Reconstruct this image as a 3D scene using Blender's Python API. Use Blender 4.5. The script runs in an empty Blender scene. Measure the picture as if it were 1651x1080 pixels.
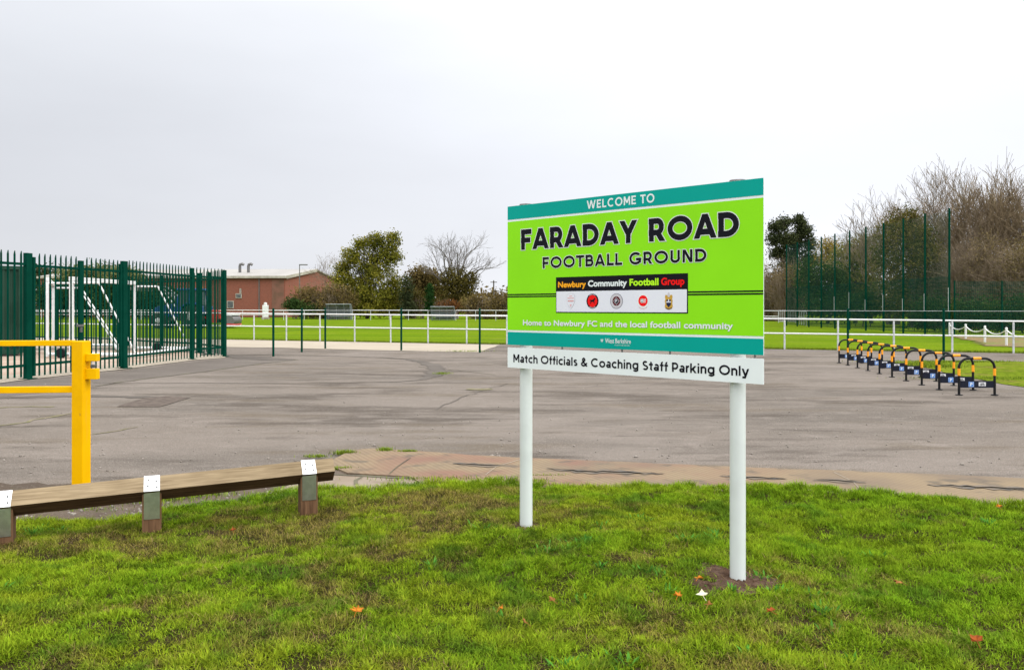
import bpy, bmesh, math, random
import numpy as np
from mathutils import Vector, Matrix
R = math.radians
scn = bpy.context.scene
C = scn.collection
random.seed(7); rng = np.random.default_rng(11)

# ------------------------------------------------------------------ camera, sky, sun, exposure
FPX, HX, HY, CAMH = 1330.0, 825.5, 496.0, 1.40           # focal length in photo pixels, principal column, horizon row
cam = bpy.data.cameras.new('camera'); co = bpy.data.objects.new('camera', cam); C.objects.link(co)
co.location = (0, 0, CAMH); co.rotation_euler = (R(90), 0, 0)
cam.sensor_width = 36; cam.lens = FPX / 1651 * 36; cam.shift_y = -(540 - HY) / 1651
cam.clip_start = 0.05; cam.clip_end = 3000
scn.camera = co
scn.view_settings.view_transform = 'Standard'; scn.view_settings.look = 'None'
scn.view_settings.exposure = 0.0; scn.view_settings.gamma = 1.0

SUN_EL, SUN_AZ = 40.0, 104.0                               # azimuth clockwise from the view direction (+Y)
world = bpy.data.worlds.new('World'); scn.world = world; world.use_nodes = True
def build_world():
    nt = world.node_tree; nt.nodes.clear(); N = nt.nodes.new; L = nt.links.new
    out = N('ShaderNodeOutputWorld'); bg = N('ShaderNodeBackground'); bg.inputs[1].default_value = 0.1
    sky = N('ShaderNodeTexSky'); sky.sky_type = 'NISHITA'; sky.sun_disc = False
    sky.sun_elevation = R(SUN_EL); sky.sun_rotation = R(SUN_AZ)
    tc = N('ShaderNodeTexCoord'); sep = N('ShaderNodeSeparateXYZ'); L(tc.outputs['Generated'], sep.inputs[0])
    # overcast cloud deck: dull near the horizon, much brighter overhead, brighter towards the hidden sun
    ramp = N('ShaderNodeValToRGB'); cr = ramp.color_ramp; cr.interpolation = 'B_SPLINE'
    cr.elements[0].position = 0.0; cr.elements[0].color = (0.288, 0.293, 0.308, 1)
    cr.elements[1].position = 1.0; cr.elements[1].color = (1, 1, 1, 1)
    e = cr.elements.new(0.17); e.color = (0.272, 0.280, 0.301, 1)
    e = cr.elements.new(0.31); e.color = (0.312, 0.322, 0.342, 1)
    e = cr.elements.new(0.45); e.color = (0.40, 0.408, 0.424, 1)
    e = cr.elements.new(0.72); e.color = (0.88, 0.89, 0.90, 1)
    L(sep.outputs['Z'], ramp.inputs[0])
    mp = N('ShaderNodeMapping'); mp.inputs['Scale'].default_value = (1.6, 1.6, 5.0); L(tc.outputs['Generated'], mp.inputs[0])
    nz = N('ShaderNodeTexNoise'); nz.inputs['Scale'].default_value = 1.5; nz.inputs['Detail'].default_value = 5; L(mp.outputs[0], nz.inputs['Vector'])
    mr = N('ShaderNodeMapRange'); mr.inputs[1].default_value = 0.25; mr.inputs[2].default_value = 0.75
    mr.inputs[3].default_value = 0.945; mr.inputs[4].default_value = 1.055; L(nz.outputs['Fac'], mr.inputs[0])
    az = N('ShaderNodeMapRange'); az.interpolation_type = 'SMOOTHSTEP'
    az.inputs[1].default_value = -0.62; az.inputs[2].default_value = 0.42; az.inputs[3].default_value = 0.95; az.inputs[4].default_value = 1.30
    L(sep.outputs['X'], az.inputs[0])
    bk = N('ShaderNodeMapRange'); bk.interpolation_type = 'SMOOTHSTEP'; bk.inputs[1].default_value = 0.35; bk.inputs[2].default_value = -0.5; bk.inputs[3].default_value = 1.0; bk.inputs[4].default_value = 1.42  # extra sky brightness behind the camera, added to light the sign face
    L(sep.outputs['Y'], bk.inputs[0]); bm = N('ShaderNodeMath'); bm.operation = 'MULTIPLY'; L(az.outputs[0], bm.inputs[0]); L(bk.outputs[0], bm.inputs[1]); az = bm
    m1 = N('ShaderNodeMath'); m1.operation = 'MULTIPLY'; L(mr.outputs[0], m1.inputs[0]); L(az.outputs[0], m1.inputs[1])
    m2 = N('ShaderNodeMath'); m2.operation = 'MULTIPLY'; L(m1.outputs[0], m2.inputs[0]); m2.inputs[1].default_value = 27.5
    vm = N('ShaderNodeVectorMath'); vm.operation = 'SCALE'; L(ramp.outputs[0], vm.inputs[0]); L(m2.outputs[0], vm.inputs['Scale'])
    mix = N('ShaderNodeMixRGB'); mix.inputs[0].default_value = 0.97; L(sky.outputs[0], mix.inputs[1]); L(vm.outputs[0], mix.inputs[2])
    L(mix.outputs[0], bg.inputs[0]); L(bg.outputs[0], out.inputs[0])
build_world()
sl = bpy.data.lights.new('sun', 'SUN'); sl.energy = 1.3; sl.angle = R(22); sl.color = (1.0, 0.965, 0.91)
so = bpy.data.objects.new('sun', sl); C.objects.link(so)
_d = Vector((math.sin(R(SUN_AZ)) * math.cos(R(SUN_EL)), math.cos(R(SUN_AZ)) * math.cos(R(SUN_EL)), math.sin(R(SUN_EL))))
so.rotation_euler = _d.to_track_quat('Z', 'Y').to_euler(); so.location = (20, 10, 30)

# ------------------------------------------------------------------ helpers
def at(x, y, Y=None, z=0.0):
    """photo pixel -> world point: on the ground (z) or at depth Y"""
    if Y is None: Y = FPX * (CAMH - z) / (y - HY)
    return Vector(((x - HX) * Y / FPX, Y, CAMH - (y - HY) * Y / FPX))
def gx(x, Y): return (x - HX) * Y / FPX
def hz(y, Y): return CAMH - (y - HY) * Y / FPX

class MB:
    def __init__(s): s.v = []; s.f = []
    def add(s, vs, fs):
        b = len(s.v); s.v += [tuple(v) for v in vs]; s.f += [tuple(b + i for i in f) for f in fs]; return s
    def box(s, c, d, rz=0.0, M=None):
        x, y, z = d[0] / 2, d[1] / 2, d[2] / 2
        vs = [Vector(p) for p in ((-x,-y,-z),(x,-y,-z),(x,y,-z),(-x,y,-z),(-x,-y,z),(x,-y,z),(x,y,z),(-x,y,z))]
        T = M if M is not None else Matrix.Rotation(rz, 3, 'Z')
        return s.add([T @ v + Vector(c) for v in vs], [(0,3,2,1),(4,5,6,7),(0,1,5,4),(1,2,6,5),(2,3,7,6),(3,0,4,7)])
    def bar(s, p0, p1, w, h, up=(0,0,1)):
        p0, p1 = Vector(p0), Vector(p1); d = (p1 - p0); L = d.length; d.normalize()
        u = Vector(up); sx = d.cross(u)
        if sx.length < 1e-5: sx = d.cross(Vector((0,1,0)))
        sx.normalize(); u = sx.cross(d)
        M = Matrix((d, sx, u)).transposed()
        return s.box((p0 + p1) / 2, (L, w, h), M=M)
    def tube(s, pts, r, n=8, cap=True):
        pts = [Vector(p) for p in pts]; k = len(pts)
        rs = r if isinstance(r, (list, tuple)) else [r] * k
        b = len(s.v); ref = None
        for i, p in enumerate(pts):
            d = (pts[min(i + 1, k - 1)] - pts[max(i - 1, 0)]).normalized()
            if ref is None:
                ref = d.orthogonal().normalized()
            ref = (ref - d * ref.dot(d)); ref = ref.normalized() if ref.length > 1e-6 else d.orthogonal().normalized()
            o = d.cross(ref)
            for j in range(n):
                a = 2 * math.pi * j / n
                s.v.append(tuple(p + (ref * math.cos(a) + o * math.sin(a)) * rs[i]))
        for i in range(k - 1):
            for j in range(n):
                a, c = b + i * n + j, b + i * n + (j + 1) % n
                s.f.append((a, c, c + n, a + n))
        if cap:
            s.f.append(tuple(b + j for j in reversed(range(n)))); s.f.append(tuple(b + (k - 1) * n + j for j in range(n)))
        return s
    def lathe(s, c, prof, n=16, axis='Z'):
        b = len(s.v); c = Vector(c)
        for r, z in prof:
            for j in range(n):
                a = 2 * math.pi * j / n; x, y = r * math.cos(a), r * math.sin(a)
                p = (x, y, z) if axis == 'Z' else ((z, x, y) if axis == 'X' else (x, z, y))
                s.v.append(tuple(c + Vector(p)))
        for i in range(len(prof) - 1):
            for j in range(n):
                a, d = b + i * n + j, b + i * n + (j + 1) % n
                s.f.append((a, d, d + n, a + n))
        s.f.append(tuple(b + j for j in reversed(range(n)))); s.f.append(tuple(b + (len(prof) - 1) * n + j for j in range(n)))
        return s
    def prism(s, poly, a, b, axis='Y'):
        """closed outline of (u,v) pairs between two planes"""
        n = len(poly); P = {'Y': lambda u, v, t: (u, t, v), 'Z': lambda u, v, t: (u, v, t), 'X': lambda u, v, t: (t, u, v)}[axis]
        vs = [P(u, v, a) for u, v in poly] + [P(u, v, b) for u, v in poly]
        return s.add(vs, [tuple(range(n - 1, -1, -1)), tuple(range(n, 2 * n))] + [(i, (i + 1) % n, n + (i + 1) % n, n + i) for i in range(n)])
    def build(s, name, m, parent=None, smooth=False, bevel=0.0, fix=True):
        me = bpy.data.meshes.new(name); me.from_pydata(s.v, [], s.f)
        if fix and len(s.f) < 20000:
            bm = bmesh.new(); bm.from_mesh(me); bmesh.ops.recalc_face_normals(bm, faces=bm.faces); bm.to_mesh(me); bm.free()
        if smooth: me.shade_smooth() if smooth is True else me.shade_smooth()
        o = bpy.data.objects.new(name, me); C.objects.link(o); me.materials.append(m)
        if parent: o.parent = parent
        if smooth == 'auto' or bevel:
            if bevel:
                bv = o.modifiers.new('bevel', 'BEVEL'); bv.width = bevel; bv.segments = 2; bv.limit_method = 'ANGLE'; bv.angle_limit = R(40)
        if smooth and smooth != 'full':
            try:
                me.set_sharp_from_angle(angle=R(40))
            except Exception: pass
        return o
def np_mesh(name, V, F, m, parent=None, col=None):
    """V (n,3) float, F list of int arrays with equal corner count each"""
    me = bpy.data.meshes.new(name); V = np.asarray(V, np.float32)
    nl = sum(f.size for f in F); npoly = sum(len(f) for f in F)
    me.vertices.add(len(V)); me.vertices.foreach_set('co', V.ravel())
    me.loops.add(nl); me.polygons.add(npoly)
    li = np.concatenate([f.ravel() for f in F]).astype(np.int32)
    st, o = [], 0
    for f in F:
        st.append(np.arange(len(f)) * f.shape[1] + o); o += f.size
    me.loops.foreach_set('vertex_index', li); me.polygons.foreach_set('loop_start', np.concatenate(st).astype(np.int32))
    me.update(calc_edges=True)
    if col is not None:
        a = me.color_attributes.new('tint', 'FLOAT_COLOR', 'POINT'); a.data.foreach_set('color', np.asarray(col, np.float32).ravel())
    me.materials.append(m)
    ob = bpy.data.objects.new(name, me); C.objects.link(ob)
    if parent: ob.parent = parent
    return ob
def empty(name, loc=(0,0,0), rz=0.0):
    o = bpy.data.objects.new(name, None); C.objects.link(o); o.location = loc; o.rotation_euler = (0, 0, rz); o.empty_display_size = 0.1
    return o
def tag(o, label=None, cat=None, group=None, kind=None):
    if label: o['label'] = label
    if cat: o['category'] = cat
    if group: o['group'] = group
    if kind: o['kind'] = kind
    return o
def children(o): return [c for c in bpy.data.objects if c.parent is o]
def copy_tree(o, parent=None):
    c = o.copy(); C.objects.link(c); c.parent = parent
    for ch in children(o): copy_tree(ch, c)
    return c

# ------------------------------------------------------------------ materials
def lin(r, g, b):
    f = lambda c: c / 12.92 if c <= 0.04045 else ((c + 0.055) / 1.055) ** 2.4
    return (f(r / 255), f(g / 255), f(b / 255))
def c4(c): return (c[0], c[1], c[2], 1)
def newmat(name):
    m = bpy.data.materials.new(name); m.use_nodes = True
    nt = m.node_tree; b = nt.nodes['Principled BSDF']; b.inputs['Specular IOR Level'].default_value = 0.3
    return m, nt, b, nt.nodes.new, nt.links.new
def mat(name, c, rough=0.6, c2=None, scale=4.0, detail=5.0, lo=0.4, hi=0.6, bump=0.0, bscale=None, metal=0.0, spec=0.3, stretch=None, coord='Object'):
    m, nt, b, N, L = newmat(name)
    b.inputs['Base Color'].default_value = c4(c); b.inputs['Roughness'].default_value = rough
    b.inputs['Metallic'].default_value = metal; b.inputs['Specular IOR Level'].default_value = spec
    tc = N('ShaderNodeTexCoord'); mp = N('ShaderNodeMapping'); L(tc.outputs[coord], mp.inputs[0])
    if stretch: mp.inputs['Scale'].default_value = stretch
    if c2:
        n = N('ShaderNodeTexNoise'); n.inputs['Scale'].default_value = scale; n.inputs['Detail'].default_value = detail; L(mp.outputs[0], n.inputs['Vector'])
        r = N('ShaderNodeMapRange'); r.inputs[1].default_value = lo; r.inputs[2].default_value = hi; L(n.outputs['Fac'], r.inputs[0])
        x = N('ShaderNodeMixRGB'); x.inputs[1].default_value = c4(c); x.inputs[2].default_value = c4(c2); L(r.outputs[0], x.inputs[0]); L(x.outputs[0], b.inputs['Base Color'])
    if bump:
        n2 = N('ShaderNodeTexNoise'); n2.inputs['Scale'].default_value = bscale or scale * 4; n2.inputs['Detail'].default_value = 4; L(mp.outputs[0], n2.inputs['Vector'])
        bp = N('ShaderNodeBump'); bp.inputs['Strength'].default_value = bump; bp.inputs['Distance'].default_value = 0.01; L(n2.outputs['Fac'], bp.inputs['Height']); L(bp.outputs[0], b.inputs['Normal'])
    return m
def layered(name, base, layers, rough=0.9, bump=0.3, bscale=60, bdist=0.01, spec=0.2):
    """layers: (colour, scale, lo, hi, opacity, stretch, detail) blended over the base by noise in object space"""
    m, nt, b, N, L = newmat(name); b.inputs['Roughness'].default_value = rough; b.inputs['Specular IOR Level'].default_value = spec
    tc = N('ShaderNodeTexCoord'); cur = None
    for i, (c, sc, lo, hi, op, st, dt) in enumerate(layers):
        mp = N('ShaderNodeMapping'); L(tc.outputs['Object'], mp.inputs[0]); mp.inputs['Location'].default_value = (i * 3.7, i * 1.9, i * 5.3)
        if st: mp.inputs['Scale'].default_value = st
        n = N('ShaderNodeTexNoise'); n.inputs['Scale'].default_value = sc; n.inputs['Detail'].default_value = dt; n.inputs['Roughness'].default_value = 0.6; L(mp.outputs[0], n.inputs['Vector'])
        r = N('ShaderNodeMapRange'); r.inputs[1].default_value = lo; r.inputs[2].default_value = hi; r.inputs[4].default_value = op; L(n.outputs['Fac'], r.inputs[0])
        x = N('ShaderNodeMixRGB'); L(r.outputs[0], x.inputs[0]); x.inputs[2].default_value = c4(c)
        if cur is None: x.inputs[1].default_value = c4(base)
        else: L(cur, x.inputs[1])
        cur = x.outputs[0]
    L(cur, b.inputs['Base Color'])
    n2 = N('ShaderNodeTexNoise'); n2.inputs['Scale'].default_value = bscale; n2.inputs['Detail'].default_value = 5; L(tc.outputs['Object'], n2.inputs['Vector'])
    bp = N('ShaderNodeBump'); bp.inputs['Strength'].default_value = bump; bp.inputs['Distance'].default_value = bdist; L(n2.outputs['Fac'], bp.inputs['Height']); L(bp.outputs[0], b.inputs['Normal'])
    return m
def leafmat(name, cols, nscale=0.5, trans=0.25, rough=0.7):
    """foliage: one tone per leaf, drifting between clumps"""
    m, nt, b, N, L = newmat(name); nt.nodes.remove(b)
    out = [n for n in nt.nodes if n.type == 'OUTPUT_MATERIAL'][0]
    ge = N('ShaderNodeNewGeometry'); tc = N('ShaderNodeTexCoord')
    n = N('ShaderNodeTexNoise'); n.inputs['Scale'].default_value = nscale; n.inputs['Detail'].default_value = 3; L(tc.outputs['Object'], n.inputs['Vector'])
    a = N('ShaderNodeMath'); a.operation = 'MULTIPLY_ADD'; L(ge.outputs['Random Per Island'], a.inputs[0]); a.inputs[1].default_value = 0.55
    s = N('ShaderNodeMapRange'); s.inputs[1].default_value = 0.3; s.inputs[2].default_value = 0.7; s.inputs[3].default_value = 0.0; s.inputs[4].default_value = 0.45; L(n.outputs['Fac'], s.inputs[0])
    L(s.outputs[0], a.inputs[2])
    r = N('ShaderNodeValToRGB'); el = r.color_ramp.elements
    while len(el) < len(cols): el.new(0.5)
    for i, c in enumerate(cols):
        el[i].position = i / (len(cols) - 1); el[i].color = c4(c)
    L(a.outputs[0], r.inputs[0])
    d = N('ShaderNodeBsdfDiffuse'); t = N('ShaderNodeBsdfTranslucent'); x = N('ShaderNodeMixShader'); x.inputs[0].default_value = trans
    L(r.outputs[0], d.inputs[0]); L(r.outputs[0], t.inputs[0]); L(d.outputs[0], x.inputs[1]); L(t.outputs[0], x.inputs[2]); L(x.outputs[0], out.inputs[0])
    return m

M = {}
M['tarmac'] = layered('tarmac', (0.152, 0.128, 0.108), [
    ((0.192, 0.164, 0.142), 0.16, 0.40, 0.64, 0.8, None, 4), ((0.105, 0.090, 0.076), 0.42, 0.47, 0.64, 0.8, (0.6, 1.7, 1), 7),
    ((0.070, 0.057, 0.046), 0.9, 0.525, 0.64, 0.85, (0.5, 1.8, 1), 9), ((0.110, 0.087, 0.062), 0.7, 0.54, 0.66, 0.75, (0.5, 2.2, 1), 9), ((0.215, 0.184, 0.16), 2.6, 0.54, 0.70, 0.55, (0.8, 1.3, 1), 7),
    ((0.055, 0.048, 0.042), 95, 0.51, 0.63, 0.8, None, 2), ((0.34, 0.31, 0.28), 120, 0.60, 0.70, 0.8, None, 2)], rough=0.95, bump=0.6, bscale=100, bdist=0.008, spec=0.05)
M['tarmac_dark'] = layered('tarmac_dark', (0.092, 0.079, 0.068), [((0.125, 0.107, 0.092), 1.2, 0.4, 0.65, 0.7, None, 6), ((0.04, 0.035, 0.03), 60, 0.52, 0.68, 0.5, None, 2)], rough=0.92, bump=0.5, bscale=120, spec=0.1)
M['crack'] = mat('crack', (0.075, 0.065, 0.054), 0.95, (0.12, 0.11, 0.075), 3, bump=0.4, spec=0.05)
M['moss'] = mat('moss', (0.12, 0.115, 0.045), 0.95, (0.17, 0.14, 0.09), 9, bump=0.6, bscale=80)
M['concrete'] = layered('concrete', (0.31, 0.265, 0.205), [((0.26, 0.22, 0.17), 0.5, 0.4, 0.65, 0.7, None, 5), ((0.19, 0.165, 0.14), 2.2, 0.60, 0.75, 0.5, None, 7), ((0.42, 0.37, 0.30), 40, 0.5, 0.7, 0.3, None, 2)], rough=0.9, bump=0.3, bscale=70)
M['soil'] = layered('soil', (0.072, 0.052, 0.037), [((0.118, 0.092, 0.070), 1.1, 0.47, 0.64, 0.8, None, 6), ((0.065, 0.047, 0.035), 3.0, 0.50, 0.66, 0.8, None, 8), ((0.20, 0.17, 0.14), 45, 0.60, 0.70, 0.6, None, 3), ((0.08, 0.095, 0.025), 4.3, 0.60, 0.70, 0.5, None, 6)], rough=0.95, bump=0.9, bscale=35, bdist=0.02)
M['verge_soil'] = layered('verge_soil', (0.030, 0.026, 0.010), [((0.045, 0.030, 0.018), 3.0, 0.48, 0.62, 0.9, None, 6), ((0.018, 0.016, 0.007), 9.0, 0.5, 0.68, 0.7, None, 6)], rough=1.0, bump=0.9, bscale=30, bdist=0.02, spec=0.0)
M['mulch'] = layered('mulch', (0.060, 0.033, 0.020), [((0.10, 0.06, 0.04), 25, 0.45, 0.65, 0.9, None, 5)], rough=0.95, bump=1.0, bscale=60, bdist=0.02)
M['pitch'] = layered('pitch', (0.098, 0.160, 0.006), [((0.135, 0.186, 0.010), 0.10, 0.4, 0.62, 0.8, (0.22, 1, 1), 4), ((0.062, 0.115, 0.007), 0.3, 0.47, 0.66, 0.8, (0.25, 1.6, 1), 7), ((0.19, 0.185, 0.045), 0.9, 0.56, 0.72, 0.6, (0.5, 1.4, 1), 8), ((0.045, 0.085, 0.006), 9, 0.45, 0.68, 0.7, None, 6), ((0.17, 0.23, 0.02), 22, 0.5, 0.7, 0.5, None, 4)], rough=1.0, bump=1.0, bscale=14, bdist=0.06, spec=0.0)
M['rough_grass'] = layered('rough_grass', (0.115, 0.160, 0.012), [((0.16, 0.185, 0.02), 0.4, 0.4, 0.62, 0.8, None, 6), ((0.15, 0.11, 0.04), 0.9, 0.54, 0.68, 0.8, None, 8), ((0.05, 0.075, 0.008), 6, 0.45, 0.65, 0.8, None, 7)], rough=1.0, bump=1.0, bscale=16, bdist=0.06, spec=0.0)
M['yard'] = layered('yard', (0.31, 0.22, 0.165), [((0.36, 0.29, 0.23), 0.8, 0.4, 0.6, 0.8, None, 5), ((0.20, 0.15, 0.12), 3, 0.55, 0.7, 0.5, None, 5)], bump=0.2)
def apron_mat():
    m, nt, b, N, L = newmat('brushed_concrete'); b.inputs['Roughness'].default_value = 0.9
    tc = N('ShaderNodeTexCoord')
    def noise(sc, lo, hi, st=None, off=0, dt=6):
        mp = N('ShaderNodeMapping'); L(tc.outputs['Object'], mp.inputs[0]); mp.inputs['Location'].default_value = (off, off * 2, 0)
        if st: mp.inputs['Scale'].default_value = st
        n = N('ShaderNodeTexNoise'); n.inputs['Scale'].default_value = sc; n.inputs['Detail'].default_value = dt; L(mp.outputs[0], n.inputs['Vector'])
        r = N('ShaderNodeMapRange'); r.inputs[1].default_value = lo; r.inputs[2].default_value = hi; L(n.outputs['Fac'], r.inputs[0]); return r.outputs[0]
    def mixc(f, a, c):
        x = N('ShaderNodeMixRGB'); L(f, x.inputs[0])
        if isinstance(a, tuple): x.inputs[1].default_value = c4(a)
        else: L(a, x.inputs[1])
        x.inputs[2].default_value = c4(c); return x.outputs[0]
    def mul(a, b_):
        x = N('ShaderNodeMath'); x.operation = 'MULTIPLY'; L(a, x.inputs[0])
        if isinstance(b_, float): x.inputs[1].default_value = b_
        else: L(b_, x.inputs[1])
        return x.outputs[0]
    mp = N('ShaderNodeMapping'); L(tc.outputs['Object'], mp.inputs[0]); mp.inputs['Rotation'].default_value = (0, 0, R(-28))
    wv = N('ShaderNodeTexWave'); wv.wave_type = 'BANDS'; wv.bands_direction = 'X'; wv.inputs['Scale'].default_value = 6.0
    wv.inputs['Distortion'].default_value = 1.2; wv.inputs['Detail'].default_value = 2; wv.inputs['Detail Scale'].default_value = 0.6; L(mp.outputs[0], wv.inputs['Vector'])
    c = mixc(mul(wv.outputs['Fac'], 0.38), (0.160, 0.114, 0.066), (0.255, 0.196, 0.120))
    c = mixc(mul(noise(0.9, 0.46, 0.62, None, 2), 0.75), c, (0.115, 0.084, 0.060))
    sp = N('ShaderNodeSeparateXYZ'); L(tc.outputs['Object'], sp.inputs[0])
    ra = N('ShaderNodeMapRange'); ra.interpolation_type = 'SMOOTHSTEP'; ra.inputs[1].default_value = -1.7; ra.inputs[2].default_value = -0.7; L(sp.outputs['X'], ra.inputs[0])
    rb = N('ShaderNodeMapRange'); rb.interpolation_type = 'SMOOTHSTEP'; rb.inputs[1].default_value = 3.4; rb.inputs[2].default_value = 0.0; L(sp.outputs['X'], rb.inputs[0])
    c = mixc(mul(mul(mul(ra.outputs[0], rb.outputs[0]), noise(1.7, 0.44, 0.64, None, 9)), 0.7), c, (0.165, 0.078, 0.054))   # worn red paint
    c = mixc(mul(noise(4.5, 0.54, 0.66, None, 5, 8), 0.7), c, (0.072, 0.058, 0.044))
    c = mixc(mul(noise(90, 0.56, 0.68, None, 1, 2), 0.35), c, (0.09, 0.08, 0.07))
    L(c, b.inputs['Base Color'])
    bp = N('ShaderNodeBump'); bp.inputs['Strength'].default_value = 0.25; bp.inputs['Distance'].default_value = 0.004; L(wv.outputs['Fac'], bp.inputs['Height']); L(bp.outputs[0], b.inputs['Normal'])
    return m
M['apron'] = apron_mat()
def grass_mat():
    m, nt, b, N, L = newmat('grass_blades'); nt.nodes.remove(b)
    out = [n for n in nt.nodes if n.type == 'OUTPUT_MATERIAL'][0]
    a = N('ShaderNodeAttribute'); a.attribute_name = 'tint'
    d = N('ShaderNodeBsdfDiffuse'); t = N('ShaderNodeBsdfTranslucent'); g = N('ShaderNodeBsdfGlossy'); g.inputs['Roughness'].default_value = 0.45
    x = N('ShaderNodeMixShader'); x.inputs[0].default_value = 0.22; y = N('ShaderNodeMixShader'); y.inputs[0].default_value = 0.03
    L(a.outputs['Color'], d.inputs[0]); L(a.outputs['Color'], t.inputs[0]); L(d.outputs[0], x.inputs[1]); L(t.outputs[0], x.inputs[2])
    L(x.outputs[0], out.inputs[0]); nt.nodes.remove(g); nt.nodes.remove(y); return m
M['grass'] = grass_mat()

def brick_mat():
    m, nt, b, N, L = newmat('red_brick'); b.inputs['Roughness'].default_value = 0.9
    tc = N('ShaderNodeTexCoord'); mp = N('ShaderNodeMapping'); L(tc.outputs['Object'], mp.inputs[0]); mp.inputs['Rotation'].default_value = (R(90), 0, 0)
    br = N('ShaderNodeTexBrick'); br.inputs['Scale'].default_value = 3.0; br.inputs['Mortar Size'].default_value = 0.012
    br.inputs[1].default_value = (0.25, 0.076, 0.047, 1); br.inputs[2].default_value = (0.195, 0.060, 0.038, 1); br.inputs[3].default_value = (0.21, 0.13, 0.10, 1)
    L(mp.outputs[0], br.inputs['Vector'])
    n = N('ShaderNodeTexNoise'); n.inputs['Scale'].default_value = 0.35; n.inputs['Detail'].default_value = 5; L(tc.outputs['Object'], n.inputs['Vector'])
    r = N('ShaderNodeMapRange'); r.inputs[1].default_value = 0.4; r.inputs[2].default_value = 0.7; r.inputs[4].default_value = 0.5; L(n.outputs['Fac'], r.inputs[0])
    x = N('ShaderNodeMixRGB'); L(r.outputs[0], x.inputs[0]); L(br.outputs['Color'], x.inputs[1]); x.inputs[2].default_value = (0.20, 0.075, 0.052, 1); L(x.outputs[0], b.inputs['Base Color']); return m
M['brick'] = brick_mat()
M['roof'] = mat('roof_sheet', (0.29, 0.275, 0.255), 0.7, (0.24, 0.225, 0.21), 0.25, lo=0.4, hi=0.65, stretch=(1, 0.2, 1))
M['fascia'] = mat('fascia', (0.42, 0.38, 0.32), 0.6, (0.3, 0.27, 0.22), 1.5)
M['galv'] = mat('galvanised_steel', (0.56, 0.57, 0.57), 0.5, (0.46, 0.47, 0.48), 9, metal=0.15, bump=0.05)
M['strap'] = mat('galvanised_strap', (0.60, 0.61, 0.61), 0.28, (0.50, 0.51, 0.51), 26, metal=1.0, bump=0.08)
M['white'] = mat('white_paint', (0.63, 0.63, 0.62), 0.45, (0.54, 0.54, 0.53), 6, lo=0.5, hi=0.75)
M['signpost'] = mat('white_coated_post', (0.57, 0.605, 0.585), 0.3, (0.53, 0.56, 0.54), 5, lo=0.5, hi=0.7, spec=0.4)
M['bolt'] = mat('dark_bolt', (0.10, 0.10, 0.10), 0.5, (0.2, 0.19, 0.18), 40, metal=0.6)
M['green'] = mat('green_coated_steel', (0.000, 0.033, 0.020), 0.6, (0.001, 0.042, 0.026), 3.0, lo=0.4, hi=0.7, spec=0.03)
M['container'] = mat('green_container', (0.014, 0.040, 0.026), 0.7, (0.020, 0.050, 0.034), 1.2, spec=0.1)
M['yellow'] = layered('yellow_paint', (0.74, 0.395, 0.000), [((0.66, 0.345, 0.0), 5, .45, .65, .8, None, 5), ((0.30, 0.16, 0.03), 26, .68, .72, .7, (1, 1, .5), 6), ((0.5, 0.29, 0.04), 3, .58, .75, .4, (3, 3, .6), 6)], rough=.5, bump=.06, bscale=70, spec=.06)
M['yellow_old'] = mat('yellow_paint_plain', (0.72, 0.385, 0.000), 0.5, (0.67, 0.35, 0.000), 7, lo=0.5, hi=0.72, bump=0.05, bscale=80, spec=0.06)
M['black'] = mat('black_coating', (0.008, 0.008, 0.009), 0.5, (0.016, 0.016, 0.016), 30, lo=0.5, hi=0.75, spec=0.15)
M['orange'] = mat('orange_band', (0.85, 0.33, 0.012), 0.4, (0.78, 0.27, 0.01), 30)
M['plate'] = mat('navy_board', (0.010, 0.012, 0.022), 0.5, (0.014, 0.016, 0.026), 20, spec=0.12)
M['pblue'] = mat('sign_blue', (0.05, 0.20, 0.56), 0.4, (0.045, 0.18, 0.5), 40)
M['label'] = mat('label_grey', (0.62, 0.62, 0.63), 0.5, (0.52, 0.52, 0.53), 60)
def wood_mat(name, c1, c2):
    m, nt, b, N, L = newmat(name); b.inputs['Roughness'].default_value = 0.85; b.inputs['Specular IOR Level'].default_value = 0.15
    tc = N('ShaderNodeTexCoord'); mp = N('ShaderNodeMapping'); L(tc.outputs['Object'], mp.inputs[0]); mp.inputs['Scale'].default_value = (1.6, 34, 34) if name == 'rail_timber' else (16, 16, 1.2)
    n = N('ShaderNodeTexNoise'); n.inputs['Scale'].default_value = 3; n.inputs['Detail'].default_value = 8; n.inputs['Distortion'].default_value = 0.4; L(mp.outputs[0], n.inputs['Vector'])
    n2 = N('ShaderNodeTexNoise'); n2.inputs['Scale'].default_value = 3.2; n2.inputs['Detail'].default_value = 4; L(tc.outputs['Object'], n2.inputs['Vector'])
    r = N('ShaderNodeValToRGB'); r.color_ramp.elements[0].position = 0.32; r.color_ramp.elements[1].position = 0.66
    r.color_ramp.elements[0].color = c4(c1); r.color_ramp.elements[1].color = c4(c2); L(n.outputs['Fac'], r.inputs[0])
    x = N('ShaderNodeMixRGB'); x.blend_type = 'MULTIPLY'; x.inputs[0].default_value = 0.4; L(r.outputs[0], x.inputs[1])
    r2 = N('ShaderNodeValToRGB'); r2.color_ramp.elements[0].position = 0.3; r2.color_ramp.elements[1].position = 0.6; r2.color_ramp.elements[0].color = (0.5, 0.47, 0.42, 1); r2.color_ramp.elements[1].color = (1, 1, 1, 1); L(n2.outputs['Fac'], r2.inputs[0])
    L(r2.outputs[0], x.inputs[2]); L(x.outputs[0], b.inputs['Base Color'])
    bp = N('ShaderNodeBump'); bp.inputs['Strength'].default_value = 0.5; bp.inputs['Distance'].default_value = 0.004; L(n.outputs['Fac'], bp.inputs['Height']); L(bp.outputs[0], b.inputs['Normal']); return m
M['timber'] = wood_mat('rail_timber', (0.165, 0.118, 0.068), (0.275, 0.208, 0.126))
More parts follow.
